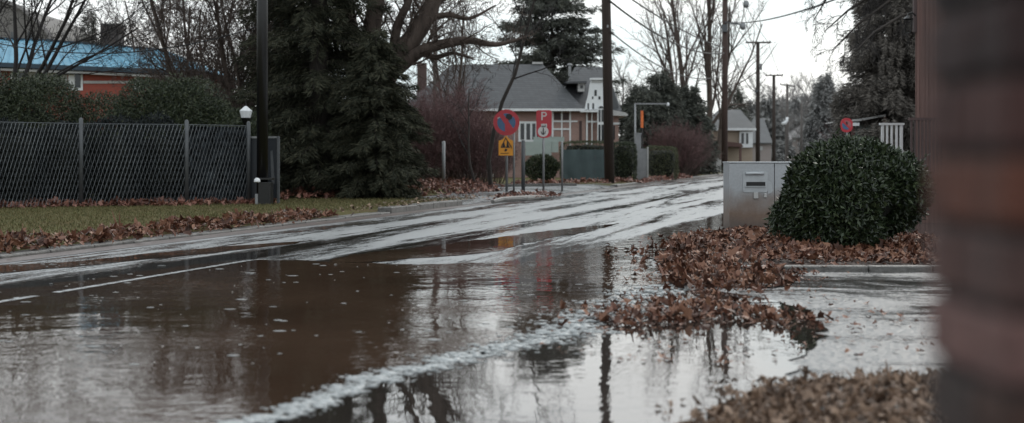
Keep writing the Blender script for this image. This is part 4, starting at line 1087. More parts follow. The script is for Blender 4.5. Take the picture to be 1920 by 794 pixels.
# ------------------------------------------------------------------ right-hand house and far houses
Yr = 128.0
rh = thing('beige_house', (P(1375, 300, Yr).x, Yr, ZL), 'beige house with grey hip roof and white window behind the second utility pole', 'house')
m_ = MB(); a = P(1338, 243, Yr); b = P(1411, 243, Yr); m_.box((a.x, Yr, ZL - .05), (b.x, Yr + 9, a.z)); m_.build('wall', 'beige', rh)
m_ = MB(); hip(m_, 1332, 1418, 241, Yr - .6, Yr + 9.6, 1348, 1388, 206, Yr + 4.5); rf = m_.build('roof', 'roof_slate_pale', rh)
m_ = MB(); bx(m_, 1332, 240.5, 1418, 245, Yr - .65, .15); m_.build('fascia', 'white', rf)
m_ = MB(); bx(m_, 1387, 247, 1411.5, 277, Yr - .35, .35); wf = m_.build('window', 'white', rh)
for x0, x1 in ((1390, 1395), (1399, 1403)):
    m_ = MB(); bx(m_, x0, 250, x1, 270, Yr - .39, .04); m_.build('pane', 'glass', wf)
m_ = MB(); m_.poly([P(x, y, Yr - 2.2) for x, y in ((1332, 262), (1390, 269), (1394, 276), (1332, 274))], 2.2, (0, 1, 0)); m_.build('porch_roof', 'brown_wall', rh)
for x in (1336, 1352, 1388):
    m_ = MB(); q = P(x, 276, Yr - 2); m_.beam(Vector((q.x, q.y, ZL)), q, .2); m_.build('porch_post', 'brown_wall', rh)
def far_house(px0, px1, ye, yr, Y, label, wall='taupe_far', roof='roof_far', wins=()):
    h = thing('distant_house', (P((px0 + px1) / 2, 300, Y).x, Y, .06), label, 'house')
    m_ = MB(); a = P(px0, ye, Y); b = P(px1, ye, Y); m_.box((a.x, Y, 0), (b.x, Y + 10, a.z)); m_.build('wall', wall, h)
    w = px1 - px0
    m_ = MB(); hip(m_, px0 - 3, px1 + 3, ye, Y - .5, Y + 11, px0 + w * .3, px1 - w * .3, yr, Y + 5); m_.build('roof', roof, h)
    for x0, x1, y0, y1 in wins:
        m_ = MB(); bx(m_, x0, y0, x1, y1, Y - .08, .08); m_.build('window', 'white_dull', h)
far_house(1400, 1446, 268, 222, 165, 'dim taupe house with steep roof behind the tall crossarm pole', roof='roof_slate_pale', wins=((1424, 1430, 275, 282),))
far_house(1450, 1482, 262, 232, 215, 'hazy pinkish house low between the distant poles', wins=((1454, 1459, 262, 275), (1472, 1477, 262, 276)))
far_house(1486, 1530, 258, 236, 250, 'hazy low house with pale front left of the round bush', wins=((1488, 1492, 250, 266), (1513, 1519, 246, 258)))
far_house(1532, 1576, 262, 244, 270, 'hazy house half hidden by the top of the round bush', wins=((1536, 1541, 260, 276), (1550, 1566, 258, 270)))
# white garden gate
Yq2 = 112.0
wg = thing('white_gate', (P(1330, 300, Yq2).x, Yq2, ZL), 'small white timber gate with posts left of the second utility pole', 'gate')
for y0, y1 in ((297, 301), (317, 320)):
    m_ = MB(); bx(m_, 1316, y0, 1343, y1, Yq2, .1); m_.build('rail', 'white_dull', wg)
m_ = MB(); bx(m_, 1319, 301.4, 1336, 316.6, Yq2 + .03, .05); pn = m_.build('panel', 'white_dull', wg)
m_ = MB(); bx(m_, 1328, 304, 1332, 312, Yq2, .03); m_.build('opening', 'metal_dark', pn)
for x in (1314, 1338, 1345, 1350):
    m_ = MB(); q = P(x, 295 if x != 1350 else 300, Yq2); m_.box((q.x - .1, Yq2 - .02, ZL), (q.x + .1, Yq2 + .14, q.z)); m_.build('post', 'white_dull', wg)
# pieces of white picket fence behind the shrubs
pf = thing('picket_fence', (P(885, 300, 62).x, 62, ZL), 'bits of white picket fence glimpsed through the bare shrubs', 'fence')
for y0, y1 in ((325, 327), (305, 307)):
    m_ = MB(); bx(m_, 850, y0, 925, y1, 62, .04); m_.build('rail', 'white', pf)
for i in range(12):
    m_ = MB(); x = 852 + i * 6.3; bx(m_, x, 298, x + 3.6, 332, 62.045, .03); m_.build('picket', 'white', pf)

# ------------------------------------------------------------------ utility poles and cables
def upole(px, ytop, Y, r, label, lean=0.0, mat='wood_pole', arms=(), name='utility_pole', zb=ZL):
    b0 = Vector((P(px, 300, Y).x, Y, zb)); top = P(px + lean, ytop, Y)
    t = thing(name, tuple(b0), label, 'utility pole')
    m_ = MB(); m_.tube([b0 + Vector((0, 0, -.2)), b0.lerp(top, .5), top], [r * 1.12, r, r * .85], 12); m_.build('pole', mat, t, smooth=True)
    for y, w, tilt in arms:
        k = (300 - y) / (300 - ytop) ; c = P(px + lean * k, y, Y); hw = w / 2 / F * Y
        m_ = MB(); m_.beam(c + Vector((-hw, -r - .06, tilt)), c + Vector((hw, -r - .06, -tilt)), .14); arm = m_.build('crossarm', mat, t)
        m_ = MB()
        for s in (-.92, -.4, .4, .92): m_.lathe(tuple(c + Vector((hw * s, -r - .06, -tilt * s + .07))), [(.0, 0), (.05, 0), (.06, .06), (.03, .14), (0, .15)], 6)
        m_.build('insulator', 'metal_grey', arm)
    return t
p_1 = upole(1143, -330, 62, .20, 'nearest thick brown wooden utility pole beside the teal windbreak', lean=-13, arms=((-290, 110, 0),))
m_ = MB(); bx(m_, 1138, 47, 1141, 52, 61.75, .05); m_.build('number_plate', 'metal_grey', p_1)
p_2 = upole(1358.5, -60, 107, .22, 'tall reddish wooden utility pole with hanging transformers', lean=1, mat='wood_pole_red', arms=((-45, 70, 0),))
m_ = MB(); m_.beam(P(1359, 42, 106.7), P(1392, 47, 106.7), .10); m_.build('bracket', 'metal_dark', p_2)
for x, y in ((1393, 44), (1399, 3)):
    q = P(x, y + 10, 106.6); m_ = MB(); m_.lathe(tuple(q), [(0, -.12), (.12, -.08), (.20, 0), (.22, .30), (.14, .42), (.05, .5), (0, .5)], 12); m_.build('transformer', 'metal_grey', p_2, smooth=True)
m_ = MB(); m_.beam(P(1359, -2, 106.7), P(1399, -2, 106.7), .10); m_.build('bracket', 'metal_dark', p_2)
m_ = MB(); bx(m_, 1354, 46, 1364, 60, 106.6, .2, bev=.02); m_.build('junction_box', 'metal_dark', p_2)
p_3 = upole(1421, 80, 136, .20, 'dark pole with wide level crossarm and small grey box', mat='wood_pole', arms=((80.5, 47, 0),))
m_ = MB(); bx(m_, 1423.5, 120, 1429, 131, 135.7, .3, bev=.02); m_.build('meter_box', 'metal_grey', p_3)
m_ = MB(); m_.beam(P(1421, 170, 135.7), P(1415, 174, 135.7), .16); m_.build('bracket', 'metal_dark', p_3)
p_4 = upole(1451, 141, 157, .19, 'thinner pole with single crossarm right of the wide crossarm pole', mat='wood_pole', arms=((142, 33, 0),))
p_5 = upole(1476, 158, 180, .18, 'pole with two short drooping arms above the white lamp', mat='wood_far', arms=((161, 28, .15), ))
p_6 = upole(1503, 190, 208, .16, 'distant hazy pole with a slanted lamp arm', mat='wood_far')
m_ = MB(); m_.tube([P(1503, 194, 208), P(1496, 186, 208)], [.12, .18], 8); m_.build('lamp_arm', 'white_dull', p_6)
p_7 = upole(1526, 203, 245, .16, 'distant hazy plain pole left of the round bush', mat='wood_far')
p_8 = upole(1538, 212, 280, .16, 'farthest hazy pole above the round bush', mat='wood_far')
p_9 = upole(816, 5, 66, .11, 'slim grey pole rising behind the bare purple shrubs', mat='wood_far')
wl = thing('globe_lamp', (P(1472, 300, 150).x, 150, ZL), 'small white hooked lamp on a thin post in front of distant houses', 'street lamp')
m_ = MB(); q = P(1473, 232, 150); m_.tube([Vector((q.x, 150, 0)), q], .07, 6); m_.build('post', 'wood_far', wl)
m_ = MB(); m_.tube([P(1476, 220, 149.9), P(1475.5, 227, 149.9), P(1472, 231, 149.9), P(1466, 232.5, 149.9)], [.12, .16, .2, .14], 8); m_.build('lamp_head', 'cap_white', wl, smooth=True)

def cable(a, b, sag, label, r=.022, n=14, mat='black_cable'):
    pts = [a.lerp(b, i / n) + Vector((0, 0, -sag * 4 * (i / n) * (1 - i / n))) for i in range(n + 1)]
    m_ = MB(); m_.tube(pts, r, 5); o = m_.build('power_cable', mat, org=a); return tag(o, label, 'cable')
cable(P(1143, 2, 61.7), P(1358, 100, 106.7), .75, 'lower black cable from the thick brown pole to the reddish pole', .045)
cable(P(1140, -32, 61.7), P(1358, 90, 106.7), .35, 'upper black cable from the thick brown pole to the reddish pole', .04)
cable(P(1360, 42, 106.6), P(1640, -30, 45), .45, 'black service cable rising from the reddish pole to the right', .035)
cable(P(1375, -45, 106.6), P(1441, 80, 135.8), .5, 'power line sloping down to the right end of the wide crossarm', .022)
cable(P(1340, -45, 106.6), P(1402, 80, 135.8), .5, 'power line sloping down to the left end of the wide crossarm', .022)
cable(P(1362, 60, 106.6), P(1418, 172, 135.8), 1.0, 'slack black cable drooping from the reddish pole to the wide crossarm pole', .035)
cable(P(1441, 80, 135.8), P(1465, 142, 156.8), .4, 'power line between the wide crossarm and the next crossarm, right side', .02)
cable(P(1402, 80, 135.8), P(1437, 142, 156.8), .4, 'power line between the wide crossarm and the next crossarm, left side', .02)
cable(P(1465, 142, 156.8), P(1488, 161, 179.8), .4, 'power line between the two thin crossarm poles', .02)
cable(P(-60, 68, 33), P(484, 50, 32), .5, 'thin cable strung across in front of the blue roof to the black pole', .013)
# ------------------------------------------------------------------ trees and shrubs, left side
GRP = None
# dark leaning bare tree at far left
base = Vector((P(5, 300, 36).x, 36, ZL))
t_l = thing('bare_tree', tuple(base), 'dark bare tree with long branches leaning right at the left edge', 'tree')
cfgL = conf(n=[8, 7, 5, 4, 3], k=[7, 7, 6, 4], up=[.0, .03, .05, .03, .02], wob=[.05, .09, .14, .2, .22], rmin=.006, ratio=[.6, .5, .5, .5], ang=[(15, 45), (20, 50), (25, 60), (25, 60)])
out = [[] for _ in cfgL['n']]; rr = random.Random(3)
for (x0, y0), (x1, y1), r in (((8, 300), (48, -60), .10), ((20, 240), (175, -50), .07), ((15, 230), (120, -60), .075), ((12, 210), (250, 40), .05), ((-30, 300), (-60, -120), .12), ((30, 200), (230, -120), .06)):
    a = P(x0, y0, 36 + rr.uniform(-.3, .3)); b = P(x1, y1, 36 + rr.uniform(-1.5, 1.5))
    if y0 > 290: a.z = ZL - .05
    grow(rr, a, b - a, (b - a).length, r, 0, cfgL, out)
a, b = base, P(16, 180, 36); out[0].append(([tuple(base.lerp(b, k / 8)) for k in range(9)], [.13 - .004 * k for k in range(9)]))
finish_tree(t_l, out, ('twig_dark', 'twig_dark'), sides=(8, 6, 4, 3, 3))

cfgB = conf(n=[8, 6, 5, 4, 3], k=[10, 8, 7, 4], up=[.03, .07, .07, .05, .03], rmin=.006, ratio=[.5, .5, .48, .5], t0=[.12, .15, .15, .1], wob=[.07, .12, .17, .22, .22])
for i, (px_, Y, H, st, lab, sd) in enumerate(((335, 44, 6.8, 4, 'brown bare tree in front of the right end of the blue roof', 11), (268, 68, 9.0, 3, 'thin grey brown bare tree behind the blue roof ridge', 12),
                                          (405, 43, 7.4, 6, 'dense brown bare tree left of the white lantern', 13), (452, 41, 7.0, 6, 'tangled brown bare tree just left of the black pole', 14))):
    bare_tree((P(px_, 300, Y).x, Y, ZL), H, .10, lab, cfgB, seed=sd, stems=st, spread=.3, mats=('bark_brown', 'twig_brown'))

# evergreen shrubs behind the fence
for i, (px_, yt, Y, rx, ry, n, lab) in enumerate(((-40, 132, 34.2, 1.5, 1.3, 16000, 'dark evergreen shrub at the left edge behind the fence'),
        (70, 146, 34.6, 1.05, 1.3, 16000, 'dark evergreen shrub below the white window of the brick building'),
        (195, 196, 34.4, 1.1, 1.2, 12000, 'lower dark evergreen shrub below the red brick wall'),
        (305, 134, 35.2, 1.15, 1.3, 16000, 'tall bushy evergreen shrub below the right end of the blue roof'),
        (375, 168, 35.4, 1.1, 1.2, 12000, 'dark evergreen shrub between the blue roof and the white lantern'),
        (440, 206, 36.2, .8, .9, 7000, 'small dark evergreen shrub behind the white lantern'))):
    z = (P(px_, yt, Y).z - ZL) / 2
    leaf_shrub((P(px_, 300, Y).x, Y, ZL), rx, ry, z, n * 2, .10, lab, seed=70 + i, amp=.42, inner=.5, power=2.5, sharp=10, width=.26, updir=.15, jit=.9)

for i, (px_, Y, lab) in enumerate(((-70, 29.9, 'low blue black shrub added as dark backing close behind the fence at the left edge'), (20, 30.3, 'low blue black shrub added as dark backing close behind the leftmost bay of the fence'), (108, 30.9, 'low blue black shrub added as dark backing just left of the first full fence post'),
        (200, 31.4, 'low blue black shrub added as dark backing just right of the first full fence post'), (295, 32.0, 'low blue black shrub added as dark backing in the middle bay of the fence near the second post'))):
    leaf_shrub((P(px_, 300, Y).x, Y, ZL), .80, .45, .88, 9000, .085, lab, seed=180 + i, mat='leaf_under_shade', amp=.25, inner=.75, power=3.2, sharp=9, width=.36, updir=.1, jit=.9)  # row added to darken the view through the fence
# the great dark conifers
conifer((P(598, 300, 38.5).x, 38.5, ZL), 13.0, 2.15, 'tall dark drooping spruce right of the black pole', seed=81, whorls=56, per=9, nb=190, droop=.40, blen=(.10, .26), bw=.03, loose=.42, trunk_r=.34, shape=.45, ragged=.5)
conifer((P(705, 300, 37).x, 37, ZL), 4.3, 1.45, 'shorter dark spruce in front of the great bare tree', seed=82, whorls=30, per=9, nb=190, droop=.36, blen=(.09, .24), bw=.03, loose=.42, trunk_r=.12, shape=.62, ragged=.5)
conifer((P(545, 300, 42).x, 42, ZL), 10.5, 1.6, 'narrow dark spruce behind the black pole', seed=83, mat='needle_dusk', whorls=44, per=8, nb=130, blen=(.08, .22), droop=.4, trunk_r=.2, shape=.6, ragged=.35)

for i, (px_, yt, Y, rx, lab) in enumerate(((548, 236, 43, 1.0, 'dusky evergreen shrub behind the navy gate panel'), (640, 225, 43, 1.1, 'dusky evergreen shrub behind the tall spruce'), (715, 240, 42, .9, 'dusky evergreen shrub behind the shorter spruce'))):
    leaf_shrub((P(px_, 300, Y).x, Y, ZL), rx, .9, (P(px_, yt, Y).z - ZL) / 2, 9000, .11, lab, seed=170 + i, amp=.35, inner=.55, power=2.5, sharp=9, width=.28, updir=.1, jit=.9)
# great deciduous tree with thick limbs
base = Vector((P(688, 300, 40).x, 40, ZL))
gt_ = thing('great_bare_tree', tuple(base), 'huge old bare tree with thick curving limbs above the spruces', 'tree')
cfgG = conf(rr=[.5, .24, .5, .6], n=[6, 7, 6, 5, 4], k=[0, 8, 9, 6], up=[0, .05, .06, .05, .03], wob=[0, .11, .15, .2, .22], rmin=.007, ang=[(30, 60), (30, 65), (25, 65), (25, 60)], ratio=[.5, .5, .48, .5], t0=[.3, .15, .15, .1])
out = [[] for _ in cfgG['n']]; rr = random.Random(17)
limbs = [([(688, 385), (692, 300), (700, 220), (712, 150)], [.62, .46, .40, .34], 0),
         ([(706, 190), (735, 118), (775, 70), (806, 20), (830, -60), (850, -170)], [.36, .31, .27, .23, .18, .09], 10),
         ([(712, 150), (745, 128), (790, 96), (835, 82), (880, 76), (930, 84), (985, 70)], [.27, .22, .17, .14, .11, .07, .03], 12),
         ([(690, 250), (668, 130), (650, 40), (640, -80), (620, -220)], [.36, .32, .28, .22, .10], 8),
         ([(700, 200), (694, 90), (706, 0), (720, -100), (705, -220)], [.34, .28, .23, .17, .08], 9),
         ([(790, 96), (815, 108), (850, 100), (890, 112)], [.10, .08, .05, .02], 5),
         ([(775, 70), (800, 40), (840, 28), (880, 35), (930, 10)], [.13, .10, .08, .05, .02], 7),
         ([(830, -60), (880, -130), (950, -190), (1010, -260)], [.14, .11, .08, .03], 14), ([(806, 20), (870, -50), (940, -90), (1020, -110)], [.12, .09, .06, .02], 14), ([(720, -100), (780, -180), (850, -260), (900, -340)], [.14, .11, .08, .03], 12), ([(640, -80), (600, -170), (560, -240)], [.12, .09, .03], 10),  # limbs above the frame, added to darken the puddle reflection
         ([(735, 118), (745, 50), (770, -10), (790, -120)], [.16, .13, .10, .05], 7)]
for li, (pp, rd, k) in enumerate(limbs):
    yy = 40 + (0 if li == 0 else rr.uniform(-1.0, .6)); n = len(pp)
    pts = [tuple(P(x, y, 40 + (yy - 40) * (j / max(1, n - 1)))) for j, (x, y) in enumerate(pp)]
    # smooth by subdividing
    fine, fr_ = [], []
    for j in range(n - 1):
        p0, p1_, p2_, p3 = (Vector(pts[max(0, min(n - 1, j + o))]) for o in (-1, 0, 1, 2))
        for s in range(4):
            t = s / 4; fine.append(tuple(.5 * ((2 * p1_) + (p2_ - p0) * t + (2 * p0 - 5 * p1_ + 4 * p2_ - p3) * t * t + (3 * p1_ - p0 - 3 * p2_ + p3) * t ** 3))); fr_.append(rd[j] * (1 - t) + rd[j + 1] * t)
    fine.append(pts[-1]); fr_.append(rd[-1])
    out[1 if li else 0].append((fine, fr_))
    dirs = [(Vector(fine[min(q + 1, len(fine) - 1)]) - Vector(fine[max(q - 1, 0)])).normalized() for q in range(len(fine))]
    if k: spawn(rr, fine, fr_, dirs, 3.0, 1, cfgG, out, int(k * 1.7))
a = MB(); b = MB()
for lev, polys in enumerate(out):
    if polys:
        V, T, Q = tubes(polys, (14, 12, 5, 3, 3)[lev]); (a if lev < 2 else b).add(V, T, Q)
a.build('trunk', 'bark_brown', gt_, smooth=True); b.build('crown', 'bark_brown', gt_)

leaf_shrub((P(610, 300, 47).x, 47, ZL), 3.0, .9, (P(610, 185, 47).z - ZL) / 2, 16000, .13, 'wide dusky evergreen thicket behind both spruces', seed=175, amp=.25, inner=.7, power=3, updir=.1, jit=.9)
# purple brown bare shrubs and the slim bare tree among them
for i, (px_, yt, Y, rx, n, lab) in enumerate(((785, 158, 52, 1.3, 150, 'reddish bare shrub right of the dark spruce'), (838, 140, 55, 1.45, 160, 'tallest purple brown bare shrub around the slim grey pole'),
                                          (890, 190, 52, 1.15, 110, 'purple bare shrub just left of the round no stopping sign'), (925, 250, 60, 1.0, 60, 'low bare shrub behind the yellow sign plate'))):
    twig_shrub((P(px_, 300, Y).x, Y, ZL), rx, P(px_, yt, Y).z - ZL, n, lab, seed=90 + i)
bare_tree((P(858, 300, 60).x, 60, ZL), 9.6, .11, 'bare brown tree rising behind the purple shrubs over the grey roof', conf(k=[12, 8, 7, 4], wob=[.07, .13, .17, .2, .2], rmin=.008, t0=[.3, .15, .15, .1]), seed=26, stems=2, spread=.2)
bare_tree((P(921, 300, 48).x, 48, ZL), 8.2, .085, 'slim dark bare tree left of the round no stopping sign', conf(k=[12, 6, 5, 3], wob=[.09, .14, .18, .2, .2], up=[.02, .04, .05, .03, .02], t0=[.4, .2, .15, .15], ratio=[.38, .5, .5, .5], rmin=.007), seed=24, mats=('bark_dark', 'twig_dark'), lean=(-.06, 0))
bare_tree((P(893, 300, 48.5).x, 48.5, ZL), 3.6, .05, 'thin leaning sapling among the purple shrubs', conf(k=[5, 4, 3, 2], rmin=.007), seed=25, mats=('bark_dark', 'twig_dark'), lean=(-.12, 0))

# ------------------------------------------------------------------ trees behind the houses
conifer((P(1035, 300, 108).x, 108, ZL), 15.5, 5.6, 'large layered dark pine rising behind the grey roof', seed=84, mat='needle_mid', whorls=30, per=9, nb=170, droop=.12, blen=(.25, .6), bw=.16, trunk_r=.3, shape=.42, layered=.45, z0=.25, ragged=.5, loose=.35)
for i, (px_, yt, Y, R, lab) in enumerate(((1238, 140, 98, 2.3, 'dark conifer behind the orange blade sign'), (1200, 165, 104, 2.6, 'dark conifer between the brick house and the orange sign'), (1292, 165, 100, 1.9, 'slim dark conifer beside the tall bare trees'), (1262, 158, 103, 2.3, 'dark conifer behind the reddish bare bush'), (1216, 172, 96, 2.0, 'dark conifer just right of the arm lamp post'))):
    conifer((P(px_, 300, Y).x, Y, ZL), P(px_, yt, Y).z - ZL, R, lab, seed=85 + i, mat='needle_mid', whorls=34, per=8, nb=75, droop=.25, blen=(.2, .45), bw=.16, shape=.5, ragged=.4)
twig_shrub((P(1268, 300, 84).x, 84, ZL), 1.6, 3.4, 150, 'reddish bare bush behind the square clipped hedge', seed=95, r0=.018)
twig_shrub((P(1290, 300, 88).x, 88, ZL), 1.4, 3.0, 110, 'darker bare bush left of the tall bare trunks', seed=96, r0=.018, mat='twig_brown')
cfgT = conf(n=[9, 7, 5, 4], tip=[.3, .3, .3, .4], wob=[.04, .08, .14, .2], up=[.02, .08, .07, .05], k=[13, 8, 6], t0=[.2, .12, .1], ang=[(15, 40), (20, 50), (25, 60)], ratio=[.5, .5, .5], rr=[.55, .5, .6], rmin=.016)
for i, (px_, Y, H, r, lab) in enumerate(((1300, 118, 16.5, .30, 'tall bare tree with thick trunk left of the reddish pole'), (1328, 121, 17.5, .32, 'tallest bare tree with twin look trunk behind the reddish pole'), (1345, 125, 14.5, .24, 'slender bare tree close behind the reddish pole'), (1272, 116, 13, .22, 'bare tree leaning left above the dark conifers'))):
    bare_tree((P(px_, 300, Y).x, Y, ZL), H, r, lab, cfgT, seed=40 + i, mats=('bark_brown', 'twig_brown'), lean=((-.05, .0, .06, -.12)[i], 0))
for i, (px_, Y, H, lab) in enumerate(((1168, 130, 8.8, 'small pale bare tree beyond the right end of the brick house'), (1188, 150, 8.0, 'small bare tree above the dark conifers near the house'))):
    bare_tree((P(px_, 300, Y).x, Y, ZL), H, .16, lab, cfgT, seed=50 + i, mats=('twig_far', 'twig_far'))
conifer((P(1377, 300, 150).x, 150, ZL), 8.6, 1.7, 'small dark pine just right of the reddish pole', seed=88, mat='needle_mid', whorls=14, per=6, nb=50, droop=.05, blen=(.3, .6), bw=.12, shape=.35, z0=.45, layered=.5)
conifer((P(166, 300, 112).x, 112, ZL), P(166, 18, 112).z, 1.9, 'distant dark spruce beside the chimney of the blue roof', seed=89, mat='needle_mid', whorls=30, per=6, nb=50, droop=.2, blen=(.3, .55), bw=.1, shape=.7)
# far end of the street, haze painted into the pale materials
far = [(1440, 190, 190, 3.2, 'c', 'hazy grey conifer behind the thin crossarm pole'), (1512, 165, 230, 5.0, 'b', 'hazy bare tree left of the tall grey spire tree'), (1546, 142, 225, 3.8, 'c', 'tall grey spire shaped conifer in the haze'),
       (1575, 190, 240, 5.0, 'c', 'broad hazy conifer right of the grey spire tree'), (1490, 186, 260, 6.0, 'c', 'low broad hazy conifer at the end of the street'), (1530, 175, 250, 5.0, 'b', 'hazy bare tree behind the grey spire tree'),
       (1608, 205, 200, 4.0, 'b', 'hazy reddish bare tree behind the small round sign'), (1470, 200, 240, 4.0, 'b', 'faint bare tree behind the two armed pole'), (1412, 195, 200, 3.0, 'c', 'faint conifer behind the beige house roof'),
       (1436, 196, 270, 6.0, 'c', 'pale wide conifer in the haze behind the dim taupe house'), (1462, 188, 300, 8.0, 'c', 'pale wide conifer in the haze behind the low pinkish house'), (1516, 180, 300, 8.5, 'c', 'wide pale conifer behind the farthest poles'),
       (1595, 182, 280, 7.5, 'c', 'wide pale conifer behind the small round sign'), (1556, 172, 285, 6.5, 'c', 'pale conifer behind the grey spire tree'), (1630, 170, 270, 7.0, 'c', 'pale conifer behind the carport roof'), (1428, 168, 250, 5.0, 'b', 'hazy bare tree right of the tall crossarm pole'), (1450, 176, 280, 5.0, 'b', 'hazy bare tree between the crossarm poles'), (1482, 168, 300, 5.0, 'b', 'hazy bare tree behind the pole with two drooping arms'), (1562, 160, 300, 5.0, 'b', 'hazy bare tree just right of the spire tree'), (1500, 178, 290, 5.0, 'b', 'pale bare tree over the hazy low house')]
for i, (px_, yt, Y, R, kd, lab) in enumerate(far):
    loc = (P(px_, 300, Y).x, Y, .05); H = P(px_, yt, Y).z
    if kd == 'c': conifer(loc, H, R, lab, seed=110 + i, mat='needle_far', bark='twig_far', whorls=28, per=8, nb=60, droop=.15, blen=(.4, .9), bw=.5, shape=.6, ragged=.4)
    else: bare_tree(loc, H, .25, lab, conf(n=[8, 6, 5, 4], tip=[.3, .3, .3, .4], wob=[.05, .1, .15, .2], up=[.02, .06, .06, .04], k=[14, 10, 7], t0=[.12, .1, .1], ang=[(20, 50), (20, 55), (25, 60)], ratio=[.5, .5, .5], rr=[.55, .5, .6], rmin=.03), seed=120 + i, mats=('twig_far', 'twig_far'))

# ------------------------------------------------------------------ right side
twig_shrub((P(1618, 300, 92).x, 92, .05), 1.7, 4.6, 150, 'tall reddish bare bush behind the carport', seed=97, r0=.02)
twig_shrub((P(1655, 300, 88).x, 88, .05), 1.6, 4.2, 120, 'reddish bare bush right of the carport behind the conifer', seed=98, r0=.02)
conifer((P(1672, 300, 47).x, 47, .05), 8.2, 1.85, 'big dusky conifer behind the brown timber building', seed=131, mat='needle_right', whorls=50, per=8, nb=240, droop=.2, blen=(.09, .24), bw=.045, trunk_r=.25, shape=.36, ragged=.3)
conifer((P(1735, 300, 50).x, 50, .05), 8.6, 2.2, 'second dusky conifer mostly hidden by the timber building', seed=132, mat='needle_right', whorls=40, per=8, nb=110, droop=.2, blen=(.16, .36), bw=.05, trunk_r=.25, shape=.42, ragged=.3)
base = Vector((P(1790, 300, 40).x, 40, .05))
bt = thing('birch_tree', tuple(base), 'bare birch with fine twigs drooping in from the top right', 'tree')
cfgD = conf(n=[8, 8, 7, 6, 4], k=[0, 12, 8, 5], up=[0, -.03, -.10, -.12, -.1], wob=[0, .10, .14, .16, .2], rmin=.0055, ang=[(30, 60), (25, 65), (20, 60), (20, 60)], ratio=[.5, .45, .55, .55], t0=[.3, .2, .1, .1])
out = [[] for _ in cfgD['n']]; rr = random.Random(29)
tr_ = [base + Vector((0, 0, -.1)), P(1785, 100, 40), P(1775, -60, 40), P(1760, -220, 40)]
out[0].append(([tuple(p) for p in tr_], [.2, .17, .13, .06]))
for pp in ([(1780, 0), (1720, -40), (1650, -20), (1590, 20), (1545, 60)], [(1775, -60), (1700, -90), (1620, -70), (1560, -20), (1525, 40)], [(1784, 60), (1740, 20), (1690, 30), (1640, 60), (1590, 110)],
           [(1770, -100), (1680, -140), (1600, -110), (1545, -60), (1515, 0)], [(1782, 30), (1725, -15), (1670, 0), (1610, 45), (1560, 95)]):
    yy = rr.uniform(-2.0, 2.0); n = len(pp); pts = [tuple(P(x, y, 40 + yy * j / (n - 1))) for j, (x, y) in enumerate(pp)]
    rd = [.07, .055, .042, .03, .012]; out[1].append((pts, rd))
    dirs = [(Vector(pts[min(q + 1, n - 1)]) - Vector(pts[max(q - 1, 0)])).normalized() for q in range(n)]
    spawn(rr, pts, rd, dirs, 2.3, 1, cfgD, out, 13)
a = MB(); b = MB()
for lev, polys in enumerate(out):
    if polys:
        V, T, Q = tubes(polys, (10, 7, 4, 3, 3)[lev]); (a if lev < 2 else b).add(V, T, Q)
a.build('trunk', 'bark_dark', bt, smooth=True); b.build('crown', 'twig_dark', bt)

# brown timber building corner with rail and lantern
Yt = 25.0
tb = thing('timber_building', (P(1760, 300, Yt).x, Yt, 0), 'dark brown timber clad building corner beside the foreground pillar', 'building')
m_ = MB(); a = P(1716, 300, Yt); m_.box((a.x, Yt, -.05), (a.x + 4.5, Yt + 5, 4.2), rz=-.30, piv=(a.x, Yt, 0)); m_.build('wall', 'brown_timber', tb)
m_ = MB()
for i in range(30):
    x = a.x + .05 + i * .15; m_.box((x - .018, Yt - .03, .0), (x + .018, Yt + .005, 4.15), rz=-.30, piv=(a.x, Yt, 0))
m_.build('batten', 'brown_timber', tb)
m_ = MB(); bx(m_, 1714, -20, 1719, 60, Yt - .06, .10); m_.build('corner_board', 'brown_rail', tb)
m_ = MB(); bx(m_, 1706, 221, 1765, 226, Yt - .9, .10); rl = m_.build('porch_rail', 'brown_rail', tb)
m_ = MB()
for i in range(9): bx(m_, 1708 + i * 7.0, 226.3, 1711 + i * 7.0, 330, Yt - .88, .05)
m_.build('baluster', 'brown_rail', rl)
ln_ = thing('wall_lantern', tuple(P(1705, 62, Yt - .1)), 'black lantern hanging from the corner of the brown timber building', 'lamp')
m_ = MB(); m_.tube([P(1717, 30, Yt - .05), P(1710, 24, Yt - .1), P(1703, 26, Yt - .1), P(1702, 33, Yt - .1)], .014, 6); m_.build('bracket', 'black_paint', ln_)
m_ = MB()
for s in (-1, 1):
    for t in (-1, 1):
        q0 = P(1703 + s * 7.5, 38, Yt - .1 + t * .07); q1 = P(1703 + s * 4, 62, Yt - .1 + t * .04); m_.beam(q0, q1, .014)
m_.lathe(tuple(P(1703, 37, Yt - .1)), [(.09, 0), (.095, .012), (.03, .06), (0, .07)], 8); m_.lathe(tuple(P(1703, 63, Yt - .1)), [(0, -.02), (.05, 0), (.05, .015), (0, .02)], 8); m_.build('cage', 'black_paint', ln_)

